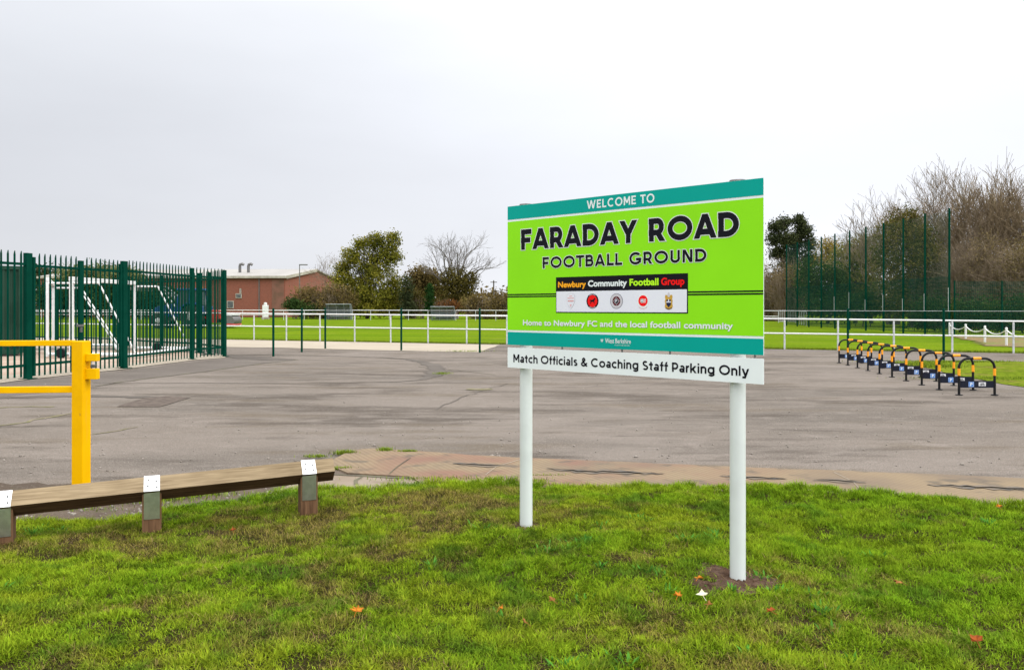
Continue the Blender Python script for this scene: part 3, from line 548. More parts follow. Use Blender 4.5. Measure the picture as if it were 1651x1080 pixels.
def sans_glyph(ch, w):
    """a plain geometric sans letter as strokes: ('s',x0,y0,x1,y1) straight, ('a',cx,cy,rx,ry,a0,a1) arc by its outer radii; capitals are 1 high. Returns strokes, advance"""
    h = w / 2; V = lambda x, y0=0, y1=1: ('s', x, y0, x, y1); Hb = lambda y, x0, x1: ('s', x0, y, x1, y); S = lambda *p: ('s',) + p; A = lambda *p: ('a',) + p
    X = .74
    t = {'W': ([S(.09, 1, .37, 0), S(.37, 0, .67, 1), S(.67, 1, .97, 0), S(.97, 0, 1.25, 1)], 1.34), 'E': ([V(h), Hb(1 - h, 0, .62), Hb(.5, 0, .56), Hb(h, 0, .63)], .63), 'F': ([V(h), Hb(1 - h, 0, .61), Hb(.47, 0, .55)], .61), 'L': ([V(h), Hb(h, 0, .59)], .59),
         'C': ([A(.51, .5, .51, .515, 47, 313)], .92), 'O': ([A(.53, .5, .53, .515, 0, 360)], 1.06), 'M': ([V(h), V(.90 - h), S(h, 1, .45, .25), S(.90 - h, 1, .45, .25)], .90), 'T': ([Hb(1 - h, 0, .74), V(.37)], .74),
         'A': ([S(.09, 0, .44, 1), S(.79, 0, .44, 1), Hb(.27, .20, .68)], .88), 'R': ([V(h), Hb(1 - h, 0, .39), Hb(.38, 0, .39), A(.38, .5 + (.38 - h) / 2, .30, .5 - (.38 - h) / 2, -90, 90), S(.40, .38, .62, 0)], .71), 'P': ([V(h), Hb(1 - h, 0, .37), Hb(.36, 0, .37), A(.36, .5 + (.36 - h) / 2, .31, .5 - (.36 - h) / 2, -90, 90)], .67),
         'D': ([V(h), Hb(1 - h, 0, .34), Hb(h, 0, .34), A(.33, .5, .49, .5, -90, 90)], .82), 'Y': ([S(.09, 1, .39, .40), S(.69, 1, .39, .40), V(.39, 0, .44)], .78), 'B': ([V(h), Hb(1 - h, 0, .40), Hb(.52, 0, .42), Hb(h, 0, .44), A(.39, (1.52 - h) / 2, .27, (.48 + h) / 2, -90, 90), A(.42, (.52 + h) / 2, .29, (.52 + h) / 2, -90, 90)], .72),
         'G': ([A(.51, .5, .51, .515, 45, 325), Hb(.43, .54, .97), V(.97 - h, .15, .5)], .97), 'U': ([V(h, .36), V(.74 - h, .36), A(.37, .37, .37, .385, 180, 360)], .74), 'N': ([V(h), V(.77 - h), S(h + .02, 1, .75 - h, 0)], .77), 'S': ([A(.33, .72, .30, .295, 38, 270), A(.33, .28, .32, .295, -142, 90)], .65),
         'a': ([V(.58 - h, 0, .45), A(.315, .46, .265, .29, 0, 148), A(.27, .215, .27, .23, 0, 360)], .58), 't': ([V(.12 + h, .17, .94), Hb(X - h, 0, .42), A(.12 + .20, .19, .20, .205, 180, 285)], .42), 'c': ([A(.36, .37, .36, .385, 48, 312)], .62), 'h': ([V(h), V(.62 - h, 0, .44), A(.31, .44, .31, .315, 0, 180)], .62),
         'f': ([V(.09 + h, 0, .80), A(.09 + .22, .80, .22, .225, 88, 180), Hb(X - h - .02, 0, .40)], .38), 'i': ([V(h, 0, X), V(h, .86, 1.02)], w), 'l': ([V(h)], w), 's': ([A(.27, .535, .235, .225, 35, 270), A(.27, .215, .25, .23, -145, 90)], .52), 'o': ([A(.37, .37, .37, .385, 0, 360)], .74), 'n': ([V(h, 0, X), V(.62 - h, 0, .44), A(.31, .44, .31, .315, 0, 180)], .62),
         'g': ([A(.35, .37, .35, .385, 0, 360), V(.70 - h, -.02, X), A(.37, -.02, .33, .23, 205, 360)], .70), 'r': ([V(h, 0, X), A(.34, .42, .34, .335, 88, 180)], .38), 'k': ([V(h), S(.55, X, .14, .26), S(.28, .42, .57, 0)], .66), 'y': ([S(.08, X, .34, .02), S(.60, X, .27, -.23), Hb(-.23 + h, .06, .30)], .68),
         '&': ([A(.36, .77, .22, .245, 0, 360), A(.33, .26, .33, .275, 95, 330), S(.22, .66, .74, 0), S(.62, .10, .72, .43)], .84)}
    return t[ch]
def put_sans(body, s0, s1, h0, cap, depth, m, parent, w=.17, gap=.12, space=.42, outline=None, name='lettering'):
    """stroke-built lettering between s0 and s1 on baseline h0, one mesh per word"""
    lay, x = [], 0.0; words_ = [[]]
    for i, ch in enumerate(body):
        if ch == ' ': x += space - gap; words_.append([]); continue
        st, adv = sans_glyph(ch, w); nx = body[i + 1] if i + 1 < len(body) else ''
        words_[-1].append((st, x)); x += adv + gap - (.05 if ch + nx in ('FA', 'DA', 'AY', 'AR', 'LL', 'RA', 'OT', 'TB', 'BA', 'TO', 'OA', 'AD') else 0) - (.03 if ch in 'cr' else 0)
    tot = x - gap; k = (s1 - s0) / (tot * cap)
    for g, mm, dd, nm in ([(outline[0] / cap, outline[1], 0.0, 'outline')] if outline else []) + [(0.0, m, .0006 if outline else 0.0, name)]:
        for wd in words_:
            mb = MB(); n_ = 0
            for st, x0 in wd:
                for p in st:
                    d = depth - dd - (n_ % 9) * .00003; n_ += 1; P = lambda u, v: (s0 + u * cap, d, h0 + v * cap)
                    if p[0] == 's':
                        ax_, ay_, bx_, by_ = (x0 + p[1]) * k, p[2], (x0 + p[3]) * k, p[4]; dx, dy = bx_ - ax_, by_ - ay_; L = math.hypot(dx, dy); hw = w / 2 + g
                        if abs(dy) < 1e-6: q = [(min(ax_, bx_) - g, ay_ - hw), (max(ax_, bx_) + g, ay_ - hw), (max(ax_, bx_) + g, ay_ + hw), (min(ax_, bx_) - g, ay_ + hw)]
                        else:
                            if by_ < ay_: ax_, ay_, bx_, by_ = bx_, by_, ax_, ay_; dx, dy = -dx, -dy
                            e = hw * L / abs(dy); sx_ = dx / dy * g; q = [(ax_ - sx_ - e, ay_ - g), (ax_ - sx_ + e, ay_ - g), (bx_ + sx_ + e, by_ + g), (bx_ + sx_ - e, by_ + g)]
                        mb.add([P(u, v) for u, v in q], [(0, 1, 2, 3)])
                    else:
                        cx, cy, rx, ry, a0, a1 = (x0 + p[1]) * k, p[2], p[3] * k, p[4], math.radians(p[5]), math.radians(p[6]); full = p[6] - p[5] >= 360; nn = max(8, int((a1 - a0) / .16))
                        if not full: a0 -= g / max(rx, ry); a1 += g / max(rx, ry)
                        vs, fs = [], []
                        for i in range(nn + 1):
                            t = a0 + (a1 - a0) * i / nn; c_, s_ = math.cos(t), math.sin(t)
                            vs += [P(cx + (rx + g) * c_, cy + (ry + g) * s_), P(cx + max(.01, rx - w - g) * c_, cy + max(.01, ry - w - g) * s_)]
                            if i: fs.append((2 * i - 2, 2 * i, 2 * i + 1, 2 * i - 1))
                        mb.add(vs, fs)
            mb.build(nm, mm, parent, fix=False)
def build_sign():
    th = math.atan2(SIGN_DIR.y, SIGN_DIR.x)
    mid = (SIGN_L + SIGN_R) / 2
    root = empty('welcome_sign', (mid.x, mid.y, 0), th)
    tag(root, 'lime green and teal football ground welcome board on two white posts in the grass', 'sign')
    ax, ay = SIGN_DIR, Vector((-SIGN_DIR.y, SIGN_DIR.x, 0)); FR = -0.062                      # front face of the boards
    o0 = Vector((mid.x, mid.y, 0)) + ay * FR; cpos = Vector((0, 0, CAMH))
    def sg(x, y):
        d = Vector(((x - HX) / FPX, 1, -(y - HY) / FPX)); t = (o0 - cpos).dot(ay) / d.dot(ay); p = cpos + d * t
        return (p - o0).dot(ax), p.z
    Z = lambda x, y: sg(800 + x / 2.92, 270 + y / 2.92)                                        # from the enlarged crop of the board
    sL = (Z(58, 185)[0] + Z(50, 835)[0]) / 2; sR = (Z(1262, 48)[0] + Z(1256, 883)[0]) / 2
    avg = lambda a, b: (Z(*a)[1] + Z(*b)[1]) / 2
    top, bot = avg((58, 185), (1262, 48)), avg((50, 835), (1256, 883))
    st0, st1 = avg((58, 247), (1262, 130)), avg((58, 258), (1262, 141)); sb0, sb1 = avg((52, 767), (1258, 791)), avg((52, 776), (1258, 804))
    wt, wb = avg((50, 847), (1256, 899)), avg((50, 940), (1256, 1022))
    print('SIGN', sL, sR, top, bot, wt, wb)
    # posts with caps
    for s in (-0.700, 0.700):
        p = MB().lathe((s, 0, 0), [(0.0385, -0.2), (0.0385, top + 0.004)], 28).build('post', M['signpost'], root, smooth=True)
        MB().lathe((s, 0, 0), [(0.0395, top + 0.004), (0.041, top + 0.006), (0.040, top + 0.012), (0.02, top + 0.014)], 28).build('cap', M['bolt'], p, smooth=True)
        for h in (top - .12, bot + .1, (wt + wb) / 2):
            MB().box((s, -0.0385, h), (0.10, 0.012, 0.04)).build('clamp', M['galv'], root)
    # boards
    MB().box(((sL + sR) / 2, FR + .002, (top + bot) / 2), (sR - sL, 0.004, top - bot)).build('main_board', M['s_white'], root)
    for h in (top - .12, bot + .1, (wt + wb) / 2): MB().box(((sL + sR) / 2, FR + .0105, h), (sR - sL - .1, .013, .03)).build('channel', M['galv'], root)
    MB().box(((sL + sR) / 2, FR + .002, (wt + wb) / 2), (sR - sL, 0.004, wt - wb)).build('parking_board', M['s_white'], root)
    for x in (303, 585, 811, 1211):
        MB().box((Z(x, 865)[0], FR + 0.016, (bot + wt) / 2), (0.008, 0.006, bot - wt + .004)).build('hanger', M['bolt'], root)
    def rect(a, b, h0, h1, d, m, name): return MB().add([(a, FR - d, h0), (b, FR - d, h0), (b, FR - d, h1), (a, FR - d, h1)], [(0, 1, 2, 3)]).build(name, m, root)
    e = 0.0005
    rect(sL + e, sR - e, st0, top - e, .0010, M['s_teal'], 'header_band'); rect(sL + e, sR - e, bot + e, sb1, .0010, M['s_teal'], 'footer_band'); rect(sL + e, sR - e, sb0, st1, .0010, M['s_green'], 'lime_field')
    # badge box
    bl, br_ = (Z(283, 518)[0] + Z(282, 684)[0]) / 2, (Z(904, 497)[0] + Z(904, 688)[0]) / 2; bt, bb, bm_ = avg((283, 518), (904, 497)), avg((282, 684), (904, 688)), avg((283, 583), (904, 575))
    rect(bl, br_, bb, bt, .0020, M['s_black'], 'badge_box'); rect(bl + .004, br_ - .006, bb + .006, bm_, .0030, M['s_badge'], 'badge_panel')
    for yl, yr in ((597.5, 584), (608, 596)):
        h = (Z(165, yl)[1] + Z(1080, yr)[1]) / 2
        rect(sL + e, bl, h - .0038, h + .0038, .0020, M['s_black'], 'black_line'); rect(br_, sR - e, h - .0038, h + .0038, .0020, M['s_black'], 'black_line')
    def T(body, l, r, bl_, br2, ct, bold, m, d=.0022, **k):
        """l, r: crop columns; bl_, br2: baseline rows at both ends; ct: cap-top row at the left end"""
        h0 = (Z(l, bl_)[1] + Z(r, br2)[1]) / 2; cap = Z(l, ct)[1] - Z(l, bl_)[1]
        put_text(body, Z(l, bl_)[0], Z(r, br2)[0], h0, cap, FR - d, bold, m, root, **k)
    def TS(body, l, r, bl_, br2, ct, m, d=.0022, **k):
        h0 = (Z(l, bl_)[1] + Z(r, br2)[1]) / 2; cap = Z(l, ct)[1] - Z(l, bl_)[1]
        put_sans(body, Z(l, bl_)[0], Z(r, br2)[0], h0, cap, FR - d, m, root, **k)
    TS('WELCOME TO', 428, 746, 196, 165, 157, M['s_white'], w=.185, gap=.19, space=.60)
    TS('FARADAY ROAD', 118, 1144, 386, 327, 291, M['s_black'], w=.245, gap=.135, space=.56, outline=(.0046, M['s_edge']))
    TS('FOOTBALL GROUND', 220, 991, 474, 444, 422, M['s_black'], w=.215, gap=.17, space=.60, outline=(.0034, M['s_edge']))
    T('Newbury', 293, 424, 566, 564, 538, .0020, M['s_orange'], .0032); T('Community', 434, 617, 561, 559, 531, .0020, M['s_white'], .0032)
    T('Football', 629, 766, 557, 555, 524, .0020, M['s_lime2'], .0032); T('Group', 778, 888, 554, 553, 519, .0020, M['s_red'], .0032)
    T('Home to Newbury FC and the local football community', 128, 1115, 743, 761, 718, .0007, M['s_white'], outline=(.0012, M['s_grey']))
    T('West Berkshire', 514, 635, 826, 830, 804, .0003, M['s_white']); T('COUNCIL', 558, 632, 838, 841, 834, 0.0, M['s_white'])
    TS('Match Officials & Coaching Staff Parking Only', 81, 1191, 916.5, 982, 879, M['s_black'], .0012, w=.198, gap=.10, space=.44)
    # council mark
    a, h = Z(499, 815); k = .008
    MB().add([(a + x * k, FR - .0022, h + y * k) for x, y in ((-.9, 1.2), (-.2, .9), (-.2, -1.1), (-.7, -.6), (-1, .2))], [(0, 1, 2, 3, 4)]).build('emblem', M['s_white'], root)
    MB().add([(a + x * k, FR - .0022, h + y * k) for x, y in ((.9, 1.2), (.2, .9), (.2, -1.1), (.7, -.6), (1, .2))], [(0, 1, 2, 3, 4)]).build('emblem', M['s_white'], root)
    # five club crests
    def shape(pts, cx, ch, d, m, parent, name):
        return MB().add([(cx + x, FR - d, ch + y) for x, y in pts], [tuple(range(len(pts)))]).build(name, m, parent)
    def disc(cx, ch, r, d, m, parent, name, n=32): return shape([(r * math.cos(2 * math.pi * i / n), r * math.sin(2 * math.pi * i / n)) for i in range(n)], cx, ch, d, m, parent, name)
    ext = lambda x, y0, y1: (Z(x, y0)[1] - Z(x, y1)[1]) / 2
    a, h = Z(353, 629); r = ext(353, 591, 668)                                                 # pale shield
    sh = [(-.62, .78), (0, 1), (.62, .78), (.66, .1), (.45, -.45), (0, -1), (-.45, -.45), (-.66, .1)]
    c = shape([(x * r, y * r) for x, y in sh], a, h, .0036, M['s_grey'], root, 'crest'); shape([(x * r * .95, y * r * .96) for x, y in sh], a, h, .0042, M['s_badge'], c, 'shield')
    for yy, w in ((.60, .22), (.36, .50), (.05, .45), (-.02, .45), (-.45, .14), (-.62, .10)):
        shape([(-w * r, (yy - .05) * r), (w * r, (yy - .05) * r), (w * r, (yy + .05) * r), (-w * r, (yy + .05) * r)], a, h, .0047, M['s_pink'], c, 'marking')
    a, h = Z(455, 629); r = ext(455, 593, 664)                                                 # red disc in a black ring, running horse
    c = disc(a, h, r, .0036, M['s_black'], root, 'crest'); disc(a, h, r * .80, .0041, M['s_red'], c, 'disc')
    for q in range(6):
        for up in (1, -1):
            t = math.pi / 2 * up + (q - 2.5) * .2; shape([(math.cos(t + dt) * rr * r, math.sin(t + dt) * rr * r) for dt, rr in ((-.06, .85), (.06, .85), (.06, .94), (-.06, .94))], a, h, .0041, M['s_badge'], c, 'marking')
    shape([(x * r, y * r) for x, y in ((-.5, .08), (-.36, .18), (-.02, .14), (.18, .24), (.32, .42), (.52, .28), (.40, .2), (.30, -.02), (.38, -.32), (.28, -.34), (.16, -.1), (-.12, -.1), (-.3, -.38), (-.4, -.36), (-.28, -.06), (-.36, .06))], a, h, .0046, M['s_black'], c, 'horse')
    a, h = Z(568, 629); r = ext(568, 592, 664)                                                 # target with a letter P
    c = disc(a, h, r, .0036, M['s_navy'], root, 'crest'); disc(a, h, r * .95, .0040, M['s_grey'], c, 'disc'); disc(a, h, r * .62, .0044, M['s_maroon'], c, 'disc'); disc(a, h, r * .37, .0048, M['s_grey'], c, 'disc'); disc(a, h, r * .31, .0052, M['s_black'], c, 'disc')
    put_text('P', a - r * .14, a + r * .16, h - r * .2, r * .4, FR - .0056, 0.0006, M['s_badge'], c, 'letter')
    for t in (0, math.pi / 2, math.pi, -math.pi / 2):
        shape([(math.cos(t + dt) * rr * r, math.sin(t + dt) * rr * r) for dt, rr in ((-.05, .40), (-.03, .75), (.03, .75), (.05, .40))], a, h, .0054, M['s_grey'], c, 'marking')
    a, h = Z(693, 629); r = ext(693, 592, 664)                                                 # red disc with a football
    c = disc(a, h, r * .92, .0036, M['s_white'], root, 'crest'); disc(a, h + r * .04, r * .72, .0041, M['s_red'], c, 'disc')
    shape([(-.38 * r, -.24 * r), (.42 * r, -.24 * r), (.48 * r, .3 * r), (.1 * r, .3 * r)], a, h, .0045, M['s_pink'], c, 'marking'); disc(a - r * .14, h + r * .05, r * .27, .0049, M['s_white'], c, 'football', 20)
    for t in range(5): disc(a - r * .14 + math.cos(t * 1.257 + .3) * r * .18, h + r * .05 + math.sin(t * 1.257 + .3) * r * .18, r * .07, .0053, M['s_black'], c, 'marking', 8)
    for q in range(7): t = -math.pi / 2 + (q - 3) * .2; shape([(math.cos(t) * r * 1.0 + x * r, math.sin(t) * r * 1.0 + y * r) for x, y in ((-.05, -.05), (.05, -.05), (.05, .05), (-.05, .05))], a, h, .0041, M['s_pink'], c, 'marking')
    a, h = Z(814, 629); r = ext(814, 588, 671)                                                 # gold coat of arms
    c = shape([(x * r, y * r) for x, y in ((-.5, .5), (-.42, .72), (-.18, .66), (-.10, .5), (.10, .5), (.18, .66), (.42, .72), (.5, .5), (.44, .2), (.52, 0), (.46, -.3), (.54, -.62), (.4, -.86), (0, -1), (-.4, -.86), (-.54, -.62), (-.46, -.3), (-.52, 0), (-.44, .2))], a, h, .0036, M['s_gold'], root, 'crest')
    shape([(x * r, y * r) for x, y in ((-.12, .45), (.12, .45), (.16, .75), (.06, 1.0), (-.06, 1.0), (-.16, .75))], a, h, .0040, M['s_grey'], c, 'helm')
    shape([(x * r, y * r) for x, y in ((-.30, .15), (.30, .15), (.28, -.42), (0, -.72), (-.28, -.42))], a, h, .0044, M['s_navy'], c, 'shield')
    shape([(x * r, y * r) for x, y in ((-.32, -.16), (.32, -.16), (.32, -.05), (-.32, -.05))], a, h, .0049, M['s_badge'], c, 'marking'); shape([(x * r, y * r) for x, y in ((-.10, -.02), (.10, -.02), (0, .3))], a, h, .0049, M['s_badge'], c, 'marking')
    shape([(x * r, y * r) for x, y in ((-.42, -.82), (0, -.96), (.42, -.82), (.40, -.72), (0, -.86), (-.40, -.72))], a, h, .0044, M['timber_post'], c, 'scroll')
build_sign()

# ------------------------------------------------------------------ knee rail
def build_knee_rail():
    P = [at(497, 829, z=.035), at(245, 852, z=.035), at(5, 876, z=.035)]; d0 = (P[0] - P[2]); d = Vector((d0.x, d0.y, 0)).normalized()
    root = empty('knee_rail', (P[1].x, P[1].y, 0), math.atan2(d.y, d.x)); tag(root, 'low square timber knee rail with galvanised straps at the edge of the grass', 'knee rail')
    inv = root.matrix_basis.inverted(); loc = [inv @ p for p in P]
    q = 0.105; a = q / math.sqrt(2); hR, hL = .3133, .2588; sl_ = (hR - hL) / (loc[0].x - loc[2].x); HZ = lambda x: hR + (x - loc[0].x) * sl_                                                # square rail laid on its corner
    x0 = (inv @ (P[2] - d * 2.6)).x; x1 = loc[0].x + 0.165
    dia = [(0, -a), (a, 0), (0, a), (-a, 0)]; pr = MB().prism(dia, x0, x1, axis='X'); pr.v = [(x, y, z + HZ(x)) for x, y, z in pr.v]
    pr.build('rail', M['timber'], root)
    rl = [c for c in children(root) if c.name.startswith('rail')][0]; rl.data.materials.append(wood_mat('rail_timber', (0.050, 0.026, 0.013), (0.115, 0.064, 0.034)))     # darker copy for the down-facing sides: underside shade put into the timber colour
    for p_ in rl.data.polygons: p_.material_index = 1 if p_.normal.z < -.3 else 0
    n = 3 + 2; stp = (loc[0].x - loc[2].x) / 2
    for i in range(n):
        x = loc[i].x if i < 3 else loc[2].x - stp * (i - 2)
        w = 0.058; hz_ = HZ(x)
        po = MB().prism([(u, v) for u, v in ((-w, -.25), (w, -.25), (w, hz_ - a + w - .003), (0, hz_ - a - .003), (-w, hz_ - a + w - .003))], x - .055, x + .055, axis='X').build('post', M['timber_post'], root, bevel=0.003)
        sw = .045; t = .003; k = a + t * 1.5; zb = hz_ - a + w - .05
        st = MB()
        out = [(-w - t, hz_ - .175), (-w - t, hz_ - .01), (-k, hz_), (0, hz_ + k), (k, hz_), (w + t, hz_ - .01), (w + t, hz_ - .175)]
        inn = [(-w - .0006, hz_ - .175), (-w - .0006, hz_ - .014), (-k + t * 1.2, hz_), (0, hz_ + k - t * 1.2), (k - t * 1.2, hz_), (w + .0006, hz_ - .014), (w + .0006, hz_ - .175)]
        vs = [(x - sw, u, v) for u, v in out] + [(x + sw, u, v) for u, v in out] + [(x - sw, u, v) for u, v in inn] + [(x + sw, u, v) for u, v in inn]; fs = []
        for j in range(6): fs += [(j, j + 1, 8 + j, 7 + j), (14 + j + 1, 14 + j, 21 + j, 22 + j), (j + 1, j, 14 + j, 15 + j), (7 + j, 8 + j, 22 + j, 21 + j)]
        fs += [(0, 7, 21, 14), (6, 20, 27, 13)]
        so_ = st.add(vs, fs).build('strap', M['strap'], root)
        for (ux, f) in ((-.022, .35), (.024, .62), (.028, .25), (-.02, .72)):
            c = Vector((x + ux, -k * (1 - f), hz_ + k * f)); nrm = Vector((0, -1, 1)).normalized(); MB().tube([c - nrm * .002, c + nrm * .0035], .0055, 8).build('nail', M['bolt'], so_)
build_knee_rail()

# ------------------------------------------------------------------ yellow height barrier
def build_barrier():
    p = at(131, 789); rz = R(-10); root = empty('yellow_barrier', (p.x, p.y, 0)); tag(root, 'yellow steel swing barrier post and rails behind the timber knee rail', 'barrier')
    w = .095; H = hz(550, p.y)
    po = MB().box((0, 0, H / 2 - .1), (w, w, H + .2), rz).build('post', M['yellow'], root, bevel=.004)
    MB().box((0, 0, H + .001), (w - .01, w - .01, .003), rz).build('cap_plate', M['yellow'], root)
    # two-rail arm leading away to the left
    L = 3.4; dirv = Vector((-1, -.085, 0)).normalized(); rt = hz(553, p.y); rl = hz(627.5, p.y); s0 = dirv * .05
    arm = MB(); arm.bar(s0 + Vector((0, 0, rt)), dirv * L + Vector((0, 0, rt)), .05, .042); a = arm.build('arm_rail', M['yellow'], root, bevel=.003)
    arm = MB(); arm.bar(s0 + Vector((0, 0, rl)), dirv * L + Vector((0, 0, rl)), .05, .048); arm.build('arm_rail', M['yellow'], root, bevel=.003)
    MB().bar(dirv * (L - .03) + Vector((0, 0, rl + .0242)), dirv * (L - .03) + Vector((0, 0, rt - .0212)), .048, .05, up=(1, 0, 0)).build('arm_upright', M['yellow'], root, bevel=.003)
    MB().box(dirv * L + Vector((-.05, 0, H / 2 - .1)), (w, w, H + .2), rz).build('post', M['yellow'], root, bevel=.004)
    # latch lugs with a padlock between
    ex = Vector((math.cos(R(-4)), math.sin(R(-4)), 0))
    for (y0, y1) in ((570, 582), (594, 611)):
        h0, h1 = hz(y1, p.y), hz(y0, p.y)
        MB().bar(ex * .045 + Vector((0, 0, (h0 + h1) / 2)), ex * .135 + Vector((0, 0, (h0 + h1) / 2)), .05, h1 - h0).build('latch_lug', M['yellow'], root, bevel=.003)
    hb = hz(588, p.y); c = ex * .105 + Vector((0, -.02, hb))
    pl = MB().box(c + Vector((0, 0, -.008)), (.034, .018, .026)).build('padlock', M['bolt'], root, bevel=.003)
    MB().tube([c + Vector((-.011, 0, .004)), c + Vector((-.011, 0, .02)), c + Vector((-.006, 0, .028)), c + Vector((.006, 0, .028)), c + Vector((.011, 0, .02)), c + Vector((.011, 0, .004))], .0035, 8).build('shackle', M['galv'], pl, smooth=True)
build_barrier()

# ------------------------------------------------------------------ palisade fences and gate
def bay(a, b, H, parent, gap0=.08, rails=True, pitch=.152):
    """one bay of pales with its two angle rails, between two post centres"""
    a, b = Vector((a[0], a[1], 0)), Vector((b[0], b[1], 0)); d = b - a; L = d.length; d.normalize(); nn = Vector((-d.y, d.x, 0)); mb = MB()
    n = max(1, int(round((L - 2 * gap0) / pitch))); rz = math.atan2(d.y, d.x)
    for i in range(n):
        t = gap0 + (L - 2 * gap0) * (i + .5) / n; c = a + d * t - nn * .034; w = .024; z1 = H + .03
        pro = [(-w, .014), (-w * .35, 0), (w * .35, 0), (w, .014)]
        vs = []
        for z, k in ((.05, 1), (z1 - .07, 1), (z1, .12)):
            vs += [c + d * (u * k) + nn * v + Vector((0, 0, z)) for u, v in pro]
        bk = [v + nn * .003 for v in vs]; fs = []
        for r_ in range(2):
            for j in range(3): fs.append((r_ * 4 + j, r_ * 4 + j + 1, r_ * 4 + j + 5, r_ * 4 + j + 4)); fs.append((12 + r_ * 4 + j + 1, 12 + r_ * 4 + j, 12 + r_ * 4 + j + 4, 12 + r_ * 4 + j + 5))
            fs += [(r_ * 4, r_ * 4 + 4, 12 + r_ * 4 + 4, 12 + r_ * 4), (r_ * 4 + 7, r_ * 4 + 3, 12 + r_ * 4 + 3, 12 + r_ * 4 + 7)]
        mb.add(vs + bk, fs)
    mb.build('slat_panel', M['green'], parent, fix=False)
    for z in (.27, H - .22):
        MB().bar(a + d * .03 + Vector((0, 0, z)), b - d * .03 + Vector((0, 0, z)), .03, .05).build('rail', M['green'], parent)
def fpost(p, H, parent, w=.10, rz=0.0):
    o = MB().box((p[0], p[1], H / 2 - .1), (w, w * .55, H + .2), rz).build('post', M['green'], parent, bevel=.004)
    MB().box((p[0], p[1], .008), (w * 1.7, w * 1.5, .016), rz).build('foot_plate', M['green'], o)
    return o
HF = 2.47
A = {45: at(45, 611), 200: at(200, 594), 310: at(310, 579.5), 362: at(362, 575)}
p45, p200, p310, p362 = [(A[k].x, A[k].y) for k in (45, 200, 310, 362)]
p130 = ((p45[0] + p200[0]) / 2 + .02, (p45[1] + p200[1]) / 2)
zed = math.atan2(p200[1] - p45[1], p200[0] - p45[0])
f1 = tag(empty('palisade_fence'), 'dark green palisade fence left of the gate, in front of the container', 'fence', 'palisade fencing of the goal store')
pl1 = (-10.35, 13.3); pl2 = (-11.2, 10.4)
bay(pl1, p45, HF, f1, .1); bay(pl2, pl1, HF, f1, .1); fpost(p45, HF, f1, .15, zed); fpost(pl1, HF, f1, .10, zed); fpost(pl2, HF, f1, .10, zed)
gt = tag(empty('palisade_gate'), 'double leaf dark green palisade gate with a latch at its middle', 'gate', 'palisade fencing of the goal store')
dg_ = Vector((p200[0] - p45[0], p200[1] - p45[1], 0)).normalized()
g0 = (p45[0] + dg_.x * .14, p45[1] + dg_.y * .14); g1 = (p200[0] - dg_.x * .12, p200[1] - dg_.y * .12)
for (a_, b_) in ((g0, (p130[0] - dg_.x * .03, p130[1] - dg_.y * .03)), ((p130[0] + dg_.x * .03, p130[1] + dg_.y * .03), g1)):
    lf = MB().box((a_[0], a_[1], HF / 2 - .01), (.06, .06, HF - .12), zed).build('leaf_stile', M['green'], gt); bay(a_, b_, HF - .02, gt, .06)
    MB().box((b_[0], b_[1], HF / 2 - .01), (.06, .06, HF - .12), zed).build('leaf_stile', M['green'], gt)
lt = MB(); lt.box((p130[0], p130[1] - .06, 1.02), (.22, .05, .05), zed).box((p130[0] + .05, p130[1] - .08, .93), (.05, .03, .10), zed); lt.build('latch', M['bolt'], gt)
f2 = tag(empty('palisade_fence'), 'dark green palisade fence right of the gate running back to the corner', 'fence', 'palisade fencing of the goal store')
for p, w in ((p200, .16), (p310, .11), (p362, .12)): fpost(p, HF, f2, w, zed)
bay(p200, p310, HF, f2, .1); bay(p310, p362, HF, f2, .08)
f3 = tag(empty('palisade_fence'), 'dark green palisade fence closing the back of the goal store', 'fence', 'palisade fencing of the goal store')
back = [p362, (gx(338, 24.9), 24.9), (gx(322, 25.5), 25.5), (gx(302, 25.0), 26.0), (gx(260.6, 27.1), 27.1), (-14.4, 29.9), (-17.3, 31.4), (-20.2, 32.8), (-23, 34.2)]
for i, p in enumerate(back):
    if i: bay(back[i - 1], p, HF, f3, .06); fpost(p, HF, f3, .12 if i < 4 else .1, R(-25))
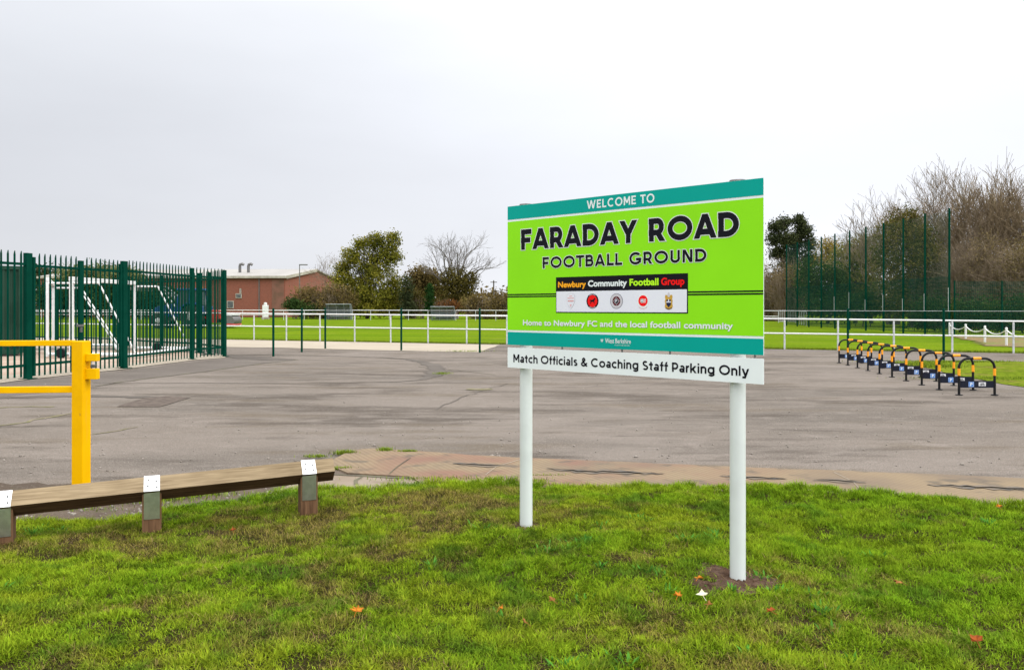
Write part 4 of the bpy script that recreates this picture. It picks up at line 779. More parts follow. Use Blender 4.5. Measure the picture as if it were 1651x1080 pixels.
# shipping container behind the fence
def build_container():
    Y0 = 23.9; x1 = gx(38, Y0); rz = R(29); cc = Vector((x1, Y0, 0)) + Matrix.Rotation(rz, 3, 'Z') @ Vector((-3.03, 1.22, 0)); root = empty('storage_container', (cc.x, cc.y, 0), rz); tag(root, 'dark green corrugated steel storage container behind the left palisade fence', 'container')
    W, D, H = 6.06, 2.44, 2.6
    mb = MB(); n = 44
    for sy in (-1, 1):
        pts = []
        for i in range(n):
            a = -W / 2 + .12 + (W - .24) * i / n; s_ = (W - .24) / n; pts += [(a, 0), (a + s_ * .3, 0), (a + s_ * .5, .035), (a + s_ * .8, .035)]
        pts.append((W / 2 - .12, 0)); y = sy * D / 2
        vs = [(u, y - sy * (.02 + v), .16) for u, v in pts] + [(u, y - sy * (.02 + v), H - .1) for u, v in pts]; k = len(pts)
        mb.add(vs, [(i, i + 1, k + i + 1, k + i) for i in range(k - 1)])
    mb.build('corrugated_side', M['container'], root, fix=False)
    fr = MB()
    for sx in (-1, 1):
        for sy in (-1, 1): fr.box((sx * (W / 2 - .06), sy * (D / 2 - .06), H / 2 + .05), (.12, .12, H - .1))
    for sy in (-1, 1): fr.box((0, sy * (D / 2 - .05), H - .05), (W - .24, .1, .1)).box((0, sy * (D / 2 - .05), .13), (W - .24, .1, .14))
    fr.build('frame', M['container'], root); MB().box((0, 0, H - .03), (W - .02, D - .22, .05)).build('roof', M['container'], root)
    for sx in (-1, 1): MB().box((sx * (W / 2 - .03), 0, H / 2 + .05), (.05, D - .26, H - .22)).build('end_door', M['container'], root)
    MB().box((0, 0, .03), (W - .3, D - .3, .06)).build('skid', M['bolt'], root)
build_container()

# ------------------------------------------------------------------ portable goals in the store
def build_goal(pn, pf, top_d, base_d, name, label):
    """near and far foot of the mouth, depth of the top bars and of the base towards +x"""
    a, b = Vector((pn[0], pn[1], 0)), Vector((pf[0], pf[1], 0)); m = (a + b) / 2; root = empty(name, m); tag(root, label, 'goal', 'portable goals stored behind the palisade'); a -= m; b -= m
    d = (b - a).normalized(); dep = Vector((1, 0, 0)); H = 2.10
    for p in (a, b):
        MB().box(p + Vector((0, 0, H / 2 + .03)), (.10, .10, H), math.atan2(d.y, d.x)).build('goal_post', M['white'], root, bevel=.012)
        s = MB(); tp = p + dep * top_d + Vector((0, 0, H - .02)); s.tube([p + dep * .06 + Vector((0, 0, H - .02)), tp], .03, 10); s.build('top_bar', M['white'], root, smooth=True)
        MB().tube([tp, p + dep * base_d + Vector((0, 0, .16))], .024, 10).build('stanchion', M['white'], root, smooth=True)
        MB().tube([p + dep * .06 + Vector((0, 0, .10)), p + dep * base_d + Vector((0, 0, .10))], .05, 12).build('base_bar', M['white'], root, smooth=True)
        w = MB().lathe(p + dep * (base_d * .45 if p is b else .40) - d * .16 + Vector((0, 0, .14)), [(.05, -.05), (.13, -.05), (.14, -.03), (.14, .03), (.13, .05), (.05, .05)], 20, axis='Y').build('wheel', M['black'], root, smooth=True)
    MB().bar(a + Vector((0, 0, H + .09)) - d * .06, b + Vector((0, 0, H + .09)) + d * .06, .11, .12).build('crossbar', M['white'], root, bevel=.012)
    MB().tube([a + dep * base_d + Vector((0, 0, .10)) - d * .02, b + dep * base_d + Vector((0, 0, .10)) + d * .02], .055, 12).build('ground_bar', M['white'], root, smooth=True)
A_ = at(487 / 4.125, 578.2); B_ = at(900 / 4.125, 569.5)
build_goal((gx(115.5, 22.7), 22.7), (gx(217, 26.6), 26.6), .75, 1.75, 'football_goal', 'white portable football goal nearest the far fence corner, its stay slanting down to the right')
build_goal((gx(75.6, 23.0), 23.0), (gx(91, 28.8), 28.6), .87, 2.12, 'football_goal', 'white portable football goal stored beside the green container')
# ------------------------------------------------------------------ pitch railing (near), far railings
def railing(name, label, feet, Hs, rp, rr, post_m, rail_m, mids=(0.52,), group=None):
    root = empty(name); tag(root, label, 'railing', group)
    for p, h in zip(feet, Hs): MB().tube([(p[0], p[1], -.1), (p[0], p[1], h - rr)], rp, 10).build('post', post_m, root, smooth=True)
    for k in (1.0,) + tuple(mids):
        MB().tube([(p[0], p[1], h * k) for p, h in zip(feet, Hs)], rr, 8).build('rail', rail_m, root, smooth=True)
    return root
tot = (RB1 - RB0).length; n = int(round(tot / 1.63)); feet, Hs = [], []
for i in range(-9, n + 6):
    t = i / n; p = RB0.lerp(RB1, t); q = max(-.4, min(1.3, t)); feet.append((p.x, p.y)); Hs.append(1.15 - .17 * q)
railing('pitch_railing', 'long white railing on grey posts along the near side of the pitch', feet, Hs, .030, .027, M['galv'], M['white'], group='spectator railings round the pitch')
FY = 96.0
def far_rail(x0, x1, Y0, Y1, label):
    a, b = Vector((gx(x0, Y0), Y0, 0)), Vector((gx(x1, Y1), Y1, 0)); k = max(2, int((b - a).length / 2.4)); ff = [(a.lerp(b, i / k).x, a.lerp(b, i / k).y) for i in range(k + 1)]
    return railing('pitch_railing', label, ff, [1.1] * len(ff), .03, .035, M['galv'], M['white'], group='spectator railings round the pitch')
far_rail(-60, 524, 100, 97, 'far white railing in front of the brick building, left of the dugouts'); far_rail(568, 690, 97, 93, 'far white railing between the two dugouts'); far_rail(735, 1255, 92, 78, 'far white railing right of the second dugout, passing behind the sign')
far_rail(1283, 1300, 77, 64, 'short far railing leading to the tall green ball fence')
gr = tag(empty('railing_gate'), 'pale barred gate in the far railing beside the tall green fence', 'gate'); a, b = at(1256, 520, 78), at(1283, 520, 77)
for i in range(10): q = a.lerp(b, i / 9); MB().tube([(q.x, q.y, .08), (q.x, q.y, 1.1)], .022, 6).build('bar', M['galv'], gr)
for z in (.1, 1.12): MB().tube([(a.x, a.y, z), (b.x, b.y, z)], .03, 6).build('rail', M['galv'], gr)

# thin green posts with a line wire, in front of the pitch railing
def post_fence(label, P):
    root = empty('wire_fence'); tag(root, label, 'fence', 'slim green post and wire fences')
    for p in P:
        o = MB().tube([(p.x, p.y, -.1), (p.x, p.y, 1.36)], .032, 12).build('post', M['green'], root, smooth=True)
        MB().lathe((p.x, p.y, 1.36), [(.035, 0), (.034, .012), (.015, .022)], 12).build('cap', M['green'], o)
    MB().tube([(p.x, p.y, 1.31) for p in P], .005, 5).build('wire', M['galv'], root)
    MB().tube([(p.x, p.y, .70) for p in P], .003, 5).build('wire', M['green'], root)
post_fence('row of slim dark green posts before the pitch railing, between palisade and sign', [at(440.7, 574.5), at(486.6, 567.5), at(524.4, 562), at(647, 565), at(773.5, 568.3)])
post_fence('row of slim dark green posts behind the cycle hoops', [Vector((x, y, 0)) for x, y in ((6.70, 24.3), (9.57, 23.5), (11.46, 21.9), (13.4, 20.4), (15.3, 18.9))])

# ------------------------------------------------------------------ cycle hoops
def build_hoop():
    root = empty('cycle_hoop'); W, H, r, rad = .545, .605, .0195, .15
    path = [(0, 0, -.1), (0, 0, H - rad - .02)]
    for k in range(1, 9): t = math.pi / 2 * k / 8; path.append((rad - rad * math.cos(t), 0, H - rad - r + rad * math.sin(t)))
    for k in range(0, 9): t = math.pi / 2 * k / 8; path.append((W - rad + rad * math.sin(t), 0, H - rad - r + rad * math.cos(t)))
    path += [(W, 0, -.1)]
    MB().tube(path, r, 14).build('hoop', M['black'], root, smooth=True)
    for x in (0, W): MB().tube([(x, 0, .312), (x, 0, .426)], r + .0022, 14).build('band', M['orange'], root, smooth=True)
    MB().tube([(W * .40, 0, H - r), (W * .62, 0, H - r)], r + .0022, 14).build('band', M['orange'], root, smooth=True)
    MB().box((W / 2, -.006, .173), (W - .02, .006, .112)).build('board', M['plate'], root)
    sgn = MB().box((W * .335, -.0115, .172), (.084, .004, .084)).build('parking_plate', M['pblue'], root)
    e = .037
    fr = MB()
    for (a, b, c, d) in ((-e, e, e - .004, e), (-e, e, -e, -e + .004), (-e, -e + .004, -e, e), (e - .004, e, -e, e)): fr.add([(W * .335 + a, -.0143, .172 + c), (W * .335 + b, -.0143, .172 + c), (W * .335 + b, -.0143, .172 + d), (W * .335 + a, -.0143, .172 + d)], [(0, 1, 2, 3)])
    fr.build('border', M['label'], sgn, fix=False)
    put_text('P', W * .335 - .016, W * .335 + .02, .172 - .025, .050, -.0150, .002, M['s_white'], sgn, 'letter')
    lab = MB().box((W * .645, -.0115, .176), (.108, .004, .062)).build('label_plate', M['label'], root)
    bk = MB(); cx, cz = W * .645, .172                                                          # bicycle symbol
    def ring(x, z, R0, R1, n=14):
        for i in range(n):
            a, b = 2 * math.pi * i / n, 2 * math.pi * (i + 1) / n
            bk.add([(x + R0 * math.cos(a), -.0145, z + R0 * math.sin(a)), (x + R1 * math.cos(a), -.0145, z + R1 * math.sin(a)), (x + R1 * math.cos(b), -.0145, z + R1 * math.sin(b)), (x + R0 * math.cos(b), -.0145, z + R0 * math.sin(b))], [(0, 1, 2, 3)])
    ring(cx - .024, cz - .006, .010, .015); ring(cx + .024, cz - .006, .010, .015)
    for (x0, z0, x1, z1) in ((-.024, -.006, -.010, .018), (-.010, .018, .016, .018), (.016, .018, .024, -.006), (-.010, .018, .002, -.006), (.002, -.006, .016, .018), (-.024, -.006, .002, -.006), (.016, .018, .012, .026)):
        bk.bar((cx + x0, -.0150, cz + z0), (cx + x1, -.0150, cz + z1), .0006, .004, up=(0, -1, 0)) if False else bk.tube([(cx + x0, -.0150, cz + z0), (cx + x1, -.0150, cz + z1)], .0022, 5)
    bk.build('bicycle_symbol', M['s_black'], lab, fix=False)
    for x in (0, W): MB().lathe((x, 0, 0), [(.055, .0), (.055, .010), (.03, .014)], 16).build('base_plate', M['black'], root)
    return root
hoop = build_hoop()
names = ['nearest the viewer, at the front of the row', 'second from the front of the row', 'third from the front of the row', 'fourth from the front of the row', 'fifth from the front of the row', 'fifth from the back of the row', 'fourth from the back of the row', 'third from the back of the row', 'second from the back of the row', 'at the far back end of the row']
for i in range(10):
    o = hoop if i == 0 else copy_tree(hoop)
    o.location = (7.17 + .1245 * i, 13.23 + .853 * i, 0.0); o.rotation_euler = (R(random.uniform(-1, 1)), R(random.uniform(-.8, .8)), R(-7) + R(random.uniform(-2.5, 2.5)))
    tag(o, 'black and orange banded cycle hoop ' + names[i], 'cycle stand', 'cycle hoops in a row on the tarmac')

# ------------------------------------------------------------------ white post and chain fence by the right edge
def chain_fence():
    root = empty('chain_fence'); tag(root, 'low white posts linked by drooping white chain at the far right', 'fence')
    P = [at(1531, 541), at(1557, 545.5), at(1588, 551), at(1622.6, 556), at(1668, 563), at(1730, 572)]
    for p in P:
        o = MB().tube([(p.x, p.y, -.05), (p.x, p.y, .62)], .045, 10).build('post', M['white'], root, smooth=True)
        MB().lathe((p.x, p.y, .62), [(.05, 0), (.045, .02), (.015, .04)], 10).build('cap', M['white'], o)
    for a, b in zip(P, P[1:]):
        MB().tube([tuple(a.lerp(b, t / 12)[:2]) + (.56 - .20 * (1 - (2 * t / 12 - 1) ** 2),) for t in range(13)], .024, 6).build('chain', M['white'], root, smooth=True)
chain_fence()

# ------------------------------------------------------------------ ball stop fence (tall) and low cage fence
def net_mat():
    m, nt, b, N, L = newmat('green_netting'); out = [n for n in nt.nodes if n.type == 'OUTPUT_MATERIAL'][0]
    b.inputs['Base Color'].default_value = (0.006, 0.060, 0.042, 1); b.inputs['Roughness'].default_value = 0.7
    t = N('ShaderNodeBsdfTransparent'); x = N('ShaderNodeMixShader'); tc = N('ShaderNodeTexCoord')
    n = N('ShaderNodeTexNoise'); n.inputs['Scale'].default_value = 0.5; L(tc.outputs['Object'], n.inputs['Vector'])
    r = N('ShaderNodeMapRange'); r.inputs[1].default_value = .3; r.inputs[2].default_value = .7; r.inputs[3].default_value = .14; r.inputs[4].default_value = .27; L(n.outputs['Fac'], r.inputs[0])
    L(r.outputs[0], x.inputs[0]); L(t.outputs[0], x.inputs[1]); L(b.outputs[0], x.inputs[2]); L(x.outputs[0], out.inputs[0]); return m
M['net'] = net_mat()
def mesh_fence():
    root = empty('ball_stop_fence'); tag(root, 'tall dark green ball stop fence of high posts and netting before the trees', 'fence')
    n = 11; P = [Vector((22.0 - .02 * i, 41.5 + 2.4 * i, 0)) for i in range(n)]; H = 6.4
    for p in P: MB().tube([(p.x, p.y, -.1), (p.x, p.y, H)], .055, 8).build('post', M['green'], root, smooth=True)
    # lower rigid mesh, drawn bars; upper netting
    for i in range(n - 1):
        a, b = P[i], P[i + 1]; mb = MB()
        for k in range(1, 16): q = a.lerp(b, k / 16); mb.box((q.x, q.y, 1.5), (.008, .012, 2.9))
        for k in range(15): z = .1 + k * .2; mb.box(((a.x + b.x) / 2, (a.y + b.y) / 2, z), (.008, 2.3, .012))
        mb.build('mesh_panel', M['green'], root, fix=False)
    MB().add([(P[0].x + .06, P[0].y, .05), (P[-1].x + .06, P[-1].y, .05), (P[-1].x + .06, P[-1].y, 3.0), (P[0].x + .06, P[0].y, 3.0)], [(0, 1, 2, 3)]).build('netting', M['net'], root, fix=False)
    MB().add([(P[0].x + .04, P[0].y, .05), (P[-1].x + .04, P[-1].y, .05), (P[-1].x + .04, P[-1].y, H - .1), (P[0].x + .04, P[0].y, H - .1)], [(0, 1, 2, 3)]).build('netting', M['net'], root, fix=False)
    for p in P[:7]:                                                                             # galvanised collars near the foot
        MB().tube([(p.x - .06, p.y - .02, 1.2), (p.x - .06, p.y - .02, 1.9 + .5 * ((int(p.y * 7) % 3) / 2))], .012, 6).build('stay', M['galv'], root)
    r2 = empty('cage_fence'); tag(r2, 'lower dark green mesh cage fence running right under the bare trees', 'fence')
    Q = [Vector((22.1 + 1.05 * 2.4 * i, 41.2 + .25 * i, 0)) for i in range(9)]
    for p in Q: MB().tube([(p.x, p.y, -.1), (p.x, p.y, 2.75)], .04, 8).build('post', M['green'], r2, smooth=True)
    for a, b in zip(Q, Q[1:]):
        mb = MB()
        for k in range(1, 25): q = a.lerp(b, k / 25); mb.box((q.x, q.y, 1.36), (.010, .008, 2.6))
        for k in range(14): z = .1 + k * .2; mb.box(((a.x + b.x) / 2, (a.y + b.y) / 2, z), ((b - a).length - .08, .008, .014), math.atan2((b - a).y, (b - a).x))
        mb.build('mesh_panel', M['green'], r2, fix=False)
    MB().add([(Q[0].x, Q[0].y + .06, .05), (Q[-1].x, Q[-1].y + .06, .05), (Q[-1].x, Q[-1].y + .06, 2.7), (Q[0].x, Q[0].y + .06, 2.7)], [(0, 1, 2, 3)]).build('netting', M['net'], r2, fix=False)
mesh_fence()
sheet('leaf_litter', [(17.5, 30.5), (19.5, 28), (30, 27), (34, 41), (21.6, 41.0), (20, 36)], -0.01, layered('leaf_litter', (0.16, 0.095, 0.05), [((0.11, 0.13, 0.025), 0.5, .42, .58, .9, None, 5), ((0.24, 0.14, 0.06), 8, .5, .7, .7, None, 4), ((.07, .045, .025), 5, .55, .7, .7, None, 5)], bump=.8, bscale=15, bdist=.03), wobble=.15)

# ------------------------------------------------------------------ brick building, roof furniture
def build_hall():
    Yf = 122.0; x1 = gx(460, Yf); W, D, E_, RG = 37.0, 25.0, hz(447, Yf), hz(436.5, 134)
    root = empty('brick_hall', (x1, Yf, 0), R(-2)); tag(root, 'long red brick industrial hall with pale low pitched roof beyond the pitch', 'building')
    MB().add([(-W, 0, 0), (0, 0, 0), (0, 0, E_), (-W, 0, E_)], [(0, 1, 2, 3)]).build('wall', M['brick'], root)
    MB().add([(0, 0, 0), (2.0, D, 0), (2.0, D, E_), (1.0, D / 2, RG), (0, 0, E_)], [(0, 1, 2, 3, 4)]).build('wall', M['brick'], root)
    MB().add([(-W, D, 0), (2, D, 0), (2, D, E_), (-W, D, E_)], [(3, 2, 1, 0)]).build('wall', M['brick'], root); MB().add([(-W, 0, 0), (-W, D, 0), (-W, D, E_), (-W, D / 2, RG), (-W, 0, E_)], [(4, 3, 2, 1, 0)]).build('wall', M['brick'], root)
    o = .35; rf = MB()
    for (ya, za, yb, zb) in ((-o, E_ - .02, D / 2, RG + .1), (D + o, E_ - .02, D / 2, RG + .1)):
        xa = .3 + 2.0 * ya / D; xb = .3 + 2.0 * yb / D
        vs = [(-W - .3, ya, za), (xa, ya, za), (xb, yb, zb), (-W - .3, yb, zb)]; vs += [(x, y, z + .18) for x, y, z in vs]
        rf.add(vs, [(0, 1, 2, 3), (4, 5, 6, 7), (0, 1, 5, 4), (1, 2, 6, 5), (2, 3, 7, 6), (3, 0, 4, 7)])
    ro = rf.build('roof', M['roof'], root)
    MB().box((-W / 2, -o - .06, E_ + .02), (W + .6, .1, .34)).build('gutter', M['fascia'], root)
    MB().bar((.33, -o, E_ + .0), (1.32, D / 2, RG + .08), .1, .45).build('bargeboard', M['fascia'], root)
    dk = mat('stained_brick', (0.14, 0.075, 0.05), 0.9, (0.2, 0.09, 0.065), .8)
    MB().box((-1.1, -.03, E_ / 2 - .1), (1.8, .05, E_ - .3)).build('pilaster', dk, root); MB().box((-3.9, -.06, E_ / 2 - .1), (.14, .1, E_ - .3)).build('downpipe', M['bolt'], root)
    for (x, y, w, h) in ((370.5, 491, 1.0, 1.1), (384, 477, .9, .7), (387, 470, .25, .9), (240, 478, 1.6, 1.0), (205, 478, 1.6, 1.0)):
        f = MB().box((gx(x, Yf) - x1, -.05, hz(y, Yf)), (w, .08, h)).build('window', M['fascia'], root); MB().box((gx(x, Yf) - x1, -.1, hz(y, Yf)), (w - .2, .03, h - .2)).build('pane', mat('dull_glass', (.08, .09, .095), .2, (.12, .12, .12), 2), f)
    for x in (383.5, 397.5):                                                                    # roof flues with bent cowls
        cx = gx(x, 128) - x1; b0 = Vector((cx, 6, hz(440, 128))); MB().tube([b0, b0 + Vector((0, 0, 1.05)), b0 + Vector((.05, 0, 1.3)), b0 + Vector((.35, 0, 1.42)), b0 + Vector((.6, 0, 1.25))], .22, 10).build('flue', M['bolt'], root, smooth=True)
    lp = empty('lamp_column', (gx(483, 119), 119, 0)); tag(lp, 'slim lamp column with short arm standing by the brick hall', 'lamp post')
    MB().tube([(0, 0, 0), (0, 0, hz(426, 119))], [.09, .06], 8).build('column', M['bolt'], lp); MB().box((.55, 0, hz(427, 119)), (1.2, .2, .15)).build('lamp_head', M['bolt'], lp)
build_hall()
up = empty('utility_pole', (gx(796, 112), 112, 0)); tag(up, 'thin dark utility pole among the brown shrubs left of the sign', 'pole')
MB().tube([(0, 0, 0), (0, 0, hz(452, 112))], [.12, .08], 8).build('pole', M['bark'], up); MB().box((0, 0, hz(455, 112)), (.9, .1, .1)).build('crossarm', M['bark'], up)
tk = empty('white_tank', (gx(428, 101), 101, 0)); tag(tk, 'white upright tank with small capped top before the brick hall', 'tank')
MB().box((0, 0, .95), (.62, .62, 1.5)).build('body', M['white'], tk, bevel=.06); MB().box((0, 0, .1), (.8, .8, .2)).build('plinth', M['concrete'], tk); MB().lathe((0, 0, 1.7), [(.16, 0), (.2, .05), (.2, .28), (.1, .33)], 14).build('cap', M['white'], tk, smooth=True); MB().box((0, -.315, 1.1), (.14, .01, .25)).build('gauge', M['label'], tk)

# ------------------------------------------------------------------ dugouts
def poly_glass():
    m, nt, b, N, L = newmat('scratched_polycarbonate'); out = [n for n in nt.nodes if n.type == 'OUTPUT_MATERIAL'][0]
    b.inputs['Base Color'].default_value = (0.16, 0.18, 0.20, 1); b.inputs['Roughness'].default_value = .3
    t = N('ShaderNodeBsdfTransparent'); t.inputs[0].default_value = (.75, .8, .82, 1); x = N('ShaderNodeMixShader'); n = N('ShaderNodeTexNoise'); n.inputs['Scale'].default_value = 2
    r = N('ShaderNodeMapRange'); r.inputs[3].default_value = .45; r.inputs[4].default_value = .75; L(n.outputs['Fac'], r.inputs[0]); L(r.outputs[0], x.inputs[0]); L(t.outputs[0], x.inputs[1]); L(b.outputs[0], x.inputs[2]); L(x.outputs[0], out.inputs[0]); return m
M['poly'] = poly_glass(); M['dugframe'] = mat('grey_frame', (.22, .24, .26), .5, (.3, .32, .33), 4)
def dugout(xa, xb, yt, Y, label):
    w = (xb - xa) / FPX * Y; H = hz(yt, Y); root = empty('dugout', (gx((xa + xb) / 2, Y), Y, 0)); tag(root, label, 'dugout', 'team dugouts on the far touchline')
    prof = [(.95, 0), (.95, H * .55), (.75, H * .86), (.35, H), (-.55, H * 1.0)]                # side profile, open towards the pitch
    MB().add([(x, y, z) for x in (-w / 2, w / 2) for y, z in prof], [(i, i + 1, 6 + i, 5 + i) for i in range(4)]).build('canopy', M['poly'], root, fix=False)
    for x in (-w / 2, w / 2):
        MB().add([(x, y, z) for y, z in prof] + [(x, -.2, 0)], [(0, 1, 2, 3, 4, 5)]).build('side_panel', M['poly'], root, fix=False)
    for x in (-w / 2, -w / 6, w / 6, w / 2): MB().tube([(x, y, z) for y, z in prof], .035, 6).build('rib', M['dugframe'], root)
    MB().tube([(-w / 2, -.55, H), (w / 2, -.55, H)], .04, 6).build('front_bar', M['dugframe'], root); MB().tube([(-w / 2, .95, H * .55), (w / 2, .95, H * .55)], .03, 6).build('back_bar', M['dugframe'], root)
    MB().box((0, .55, .42), (w - .2, .4, .06)).build('bench', M['dugframe'], root)
dugout(527, 565, 490.5, 95.5, 'grey clear panelled dugout below the big olive tree'); dugout(695, 732, 494.5, 90, 'grey clear panelled dugout below the bare tree, nearer the sign')

# ------------------------------------------------------------------ tractor on the pitch
def build_tractor():
    Y = 58.0; X = lambda x: gx(x, Y); Zp = lambda y: hz(y, Y); cx = X(300); root = empty('tractor', (cx, Y, 0)); tag(root, 'blue tractor with raised loader and rear roller on the pitch behind the palisade', 'tractor')
    blue = mat('tractor_blue', (0.010, 0.045, 0.16), .4, (.015, .055, .2), 3); glass = mat('cab_glass', (.03, .045, .05), .1, (.05, .06, .06), 2); red = mat('implement_red', (.55, .03, .02), .5, (.42, .03, .02), 3); tyre = mat('tyre', (.02, .02, .02), .9, (.05, .045, .04), 5, bump=.5)
    def wheel(x, r, w, y):
        t = MB().lathe((x, y, r), [(r * .55, -w / 2), (r * .93, -w / 2), (r, -w / 3), (r, w / 3), (r * .93, w / 2), (r * .55, w / 2)], 28, axis='Y').build('wheel', tyre, root, smooth=True)
        lug = MB()
        for k in range(20): a = 2 * math.pi * k / 20; lug.box((x + math.cos(a) * r, y, r + math.sin(a) * r), (.09, w * .9, .05), M=Matrix.Rotation(-a + math.pi / 2, 3, 'Y'))
        lug.build('tread', tyre, t, fix=False); MB().lathe((x, y, r), [(r * .2, -w / 2 - .02), (r * .56, -w / 2 + .03), (r * .56, w / 2 - .03), (r * .2, w / 2 + .02)], 20, axis='Y').build('rim', M['label'], t, smooth=True)
    for y in (-.85, .85): wheel(.75, .78, .45, y); wheel(-1.55, .52, .34, y)
    MB().prism([(-2.1, .75), (-.35, .75), (-.35, 1.72), (-.7, 1.70), (-1.9, 1.48), (-2.12, 1.3)], -.38, .38).build('bonnet', blue, root, bevel=.04)
    MB().box((-.5, 0, .68), (3.0, .5, .4)).build('chassis', M['bolt'], root)
    MB().prism([(-.33, .9), (1.25, .9), (1.25, 1.6), (1.1, 2.58), (-.2, 2.58), (-.36, 1.6)], -.68, .68).build('cab', glass, root)
    fr = MB()
    for y in (-.7, .7):
        fr.tube([(-.36, y, .9), (-.37, y, 1.6), (-.2, y, 2.6)], .05, 6).tube([(1.27, y, .9), (1.27, y, 1.6), (1.1, y, 2.6)], .05, 6).tube([(.5, y, .9), (.5, y, 2.6)], .04, 6)
    fr.build('cab_frame', blue, root); MB().box((.45, 0, 2.66), (1.75, 1.55, .16)).build('roof', blue, root, bevel=.05)
    for y in (-.85, .85): MB().prism([(-.1, .95), (.02, 1.45), (.4, 1.74), (1.1, 1.74), (1.5, 1.45), (1.6, .95), (1.52, .95), (1.42, 1.4), (1.06, 1.66), (.44, 1.66), (.1, 1.4), (.0, .95)], y - .26, y + .26).build('mudguard', blue, root)
    b = MB().lathe((.95, .4, 2.74), [(.05, 0), (.08, .02), (.08, .14), (.04, .2)], 10).build('beacon', M['orange'], root)
    for y in (-.55, .55):
        MB().tube([(-.2, y, 1.2), (-.55, y, 2.0), (-1.6, y, 2.85), (-2.7, y, 2.75)], .085, 8).build('loader_arm', M['bolt'], root); MB().tube([(-.4, y, 1.3), (-1.25, y, 2.45)], .05, 8).build('hydraulic_ram', M['galv'], root)
    MB().prism([(-2.7, 3.0), (-3.3, 2.9), (-3.75, 2.72), (-3.5, 2.62), (-2.8, 2.55)], -.95, .95).build('bucket', M['bolt'], root)
    MB().prism([(1.75, .35), (2.45, .35), (2.5, 1.15), (1.9, 1.25)], -.8, .8).build('implement_frame', red, root, bevel=.03); MB().bar((1.2, 0, .7), (1.9, 0, .7), .2, .15).build('drawbar', red, root)
    ro = MB().lathe((3.25, 0, .46), [(.1, -.8), (.40, -.8), (.42, -.76), (.42, .76), (.40, .8), (.1, .8)], 24, axis='Y').build('roller', M['bolt'], root, smooth=True)
    MB().prism([(2.85, .3), (3.6, .28), (3.66, .2), (2.8, .2)], -.86, .86).build('scraper', red, root); MB().box((3.2, 0, .91), (.7, 1.5, .10)).build('ballast_tray', M['label'], root); MB().bar((2.45, 0, .7), (2.9, 0, .6), 1.6, .1).build('coupling', red, root)
build_tractor()

# ------------------------------------------------------------------ trees
def leaves(center_lobes, n, size, g, flat=0.0, clump=.45, per=22):
    """leaf quads gathered in clumps spread through the lobes (cx,cy,cz,rx,ry,rz,weight)"""
    W = np.array([l[6] for l in center_lobes], float); W /= W.sum(); k = max(1, n // per)
    li = g.choice(len(center_lobes), k, p=W); Lb = np.array([l[:6] for l in center_lobes])[li]
    u = g.normal(size=(k, 3)); u /= np.linalg.norm(u, axis=1)[:, None]; rad = g.random(k) ** .38
    cc = Lb[:, :3] + u * Lb[:, 3:6] * rad[:, None]
    P = np.repeat(cc, per, 0) + g.normal(size=(k * per, 3)) * clump * np.array((1, 1, .75)); m = len(P)
    a = g.normal(size=(m, 3)); a /= np.linalg.norm(a, axis=1)[:, None]; b = np.cross(a, g.normal(size=(m, 3))); b /= np.linalg.norm(b, axis=1)[:, None]
    s = size * g.uniform(.6, 1.35, m)[:, None]; V = np.stack([P - a * s * .7, P + b * s * .36, P + a * s * .7, P - b * s * .36], 1)
    V = V[P[:, 2] > 0.05]
    return V.reshape(-1, 3), [np.arange(len(V) * 4).reshape(-1, 4)]
def limbs(mb, p, d, r, L, depth, g, spread=.55, up=.25, kids=3, n=4, out=None, minr=.012, bend=.15):
    k = 3; pts = [p.copy()]; q = p.copy(); dd = d.normalized()
    for i in range(k):
        dd = (dd + Vector(g.normal(0, bend, 3)) + Vector((0, 0, up * .12))).normalized(); q = q + dd * (L / k); pts.append(q.copy())
    r1 = max(minr, r * .62); mb.tube(pts, [r, r * .9, r * .75, r1][:len(pts)], n if r > .06 else 3, cap=False)
    if out is not None: out.append(q.copy())
    if depth <= 0: return
    c = kids + (g.random() < .5)
    for j in range(c):
        t = .45 + .55 * (j + 1) / c; s = pts[min(k, max(1, int(round(t * k))))]
        nd = (dd + Vector(g.normal(0, spread, 3)) + Vector((0, 0, up))).normalized()
        limbs(mb, s, nd, max(minr, r * (.62 if j == c - 1 else .5)), L * g.uniform(.62, .85), depth - 1, g, spread, up, kids, n, out, minr, bend)
def leafy_tree(x, Y, lobes_px, lm, label, trunk_m='bark', n=9000, size=.24, clump=.5, seed=0, group='trees beyond the pitch', name='leafy_tree', cat='tree', depth_k=.8, trunk=True, stems=1):
    """lobes_px: (photo x, photo y, half width px, half height px, weight)"""
    g = np.random.default_rng(seed + 100); x0 = gx(x, Y); root = empty(name, (x0, Y, 0)); tag(root, label, cat, group); s = Y / FPX
    lb = [((lx - x) * s, g.normal(0, .25) * w * s, hz(ly, Y), w * s, w * s * depth_k, h * s, wt) for lx, ly, w, h, wt in lobes_px]
    if trunk:
        mb = MB(); H = max(l[2] for l in lb)
        for k in range(stems):
            bx = g.normal(0, .4) if stems > 1 else 0; top = Vector((bx * 1.5, 0, H * .8)); mb.tube([(bx, 0, -.1), (bx + .05, 0, H * .3), (bx - .05, .05, H * .55), tuple(top)], [H * .028, H * .022, H * .016, H * .006], 8, cap=False)
            for l in lb:
                c = Vector(l[:3]); b0 = Vector((bx, 0, min(c.z * .55, H * .5))); mb.tube([b0, b0.lerp(c, .5) + Vector((0, 0, -.2)), c], [H * .012, H * .009, H * .004], 5, cap=False)
                for q in range(5):
                    e = c + Vector(g.normal(0, .55, 3)) * min(l[3], l[5]); mb.tube([c.lerp(b0, .25), e], [H * .005, H * .0015], 4, cap=False)
        mb.build('trunk', M[trunk_m], root, smooth='full', fix=False)
    V, F = leaves(lb, n, size, g, clump=clump); np_mesh('crown', V, F, lm, root); return root
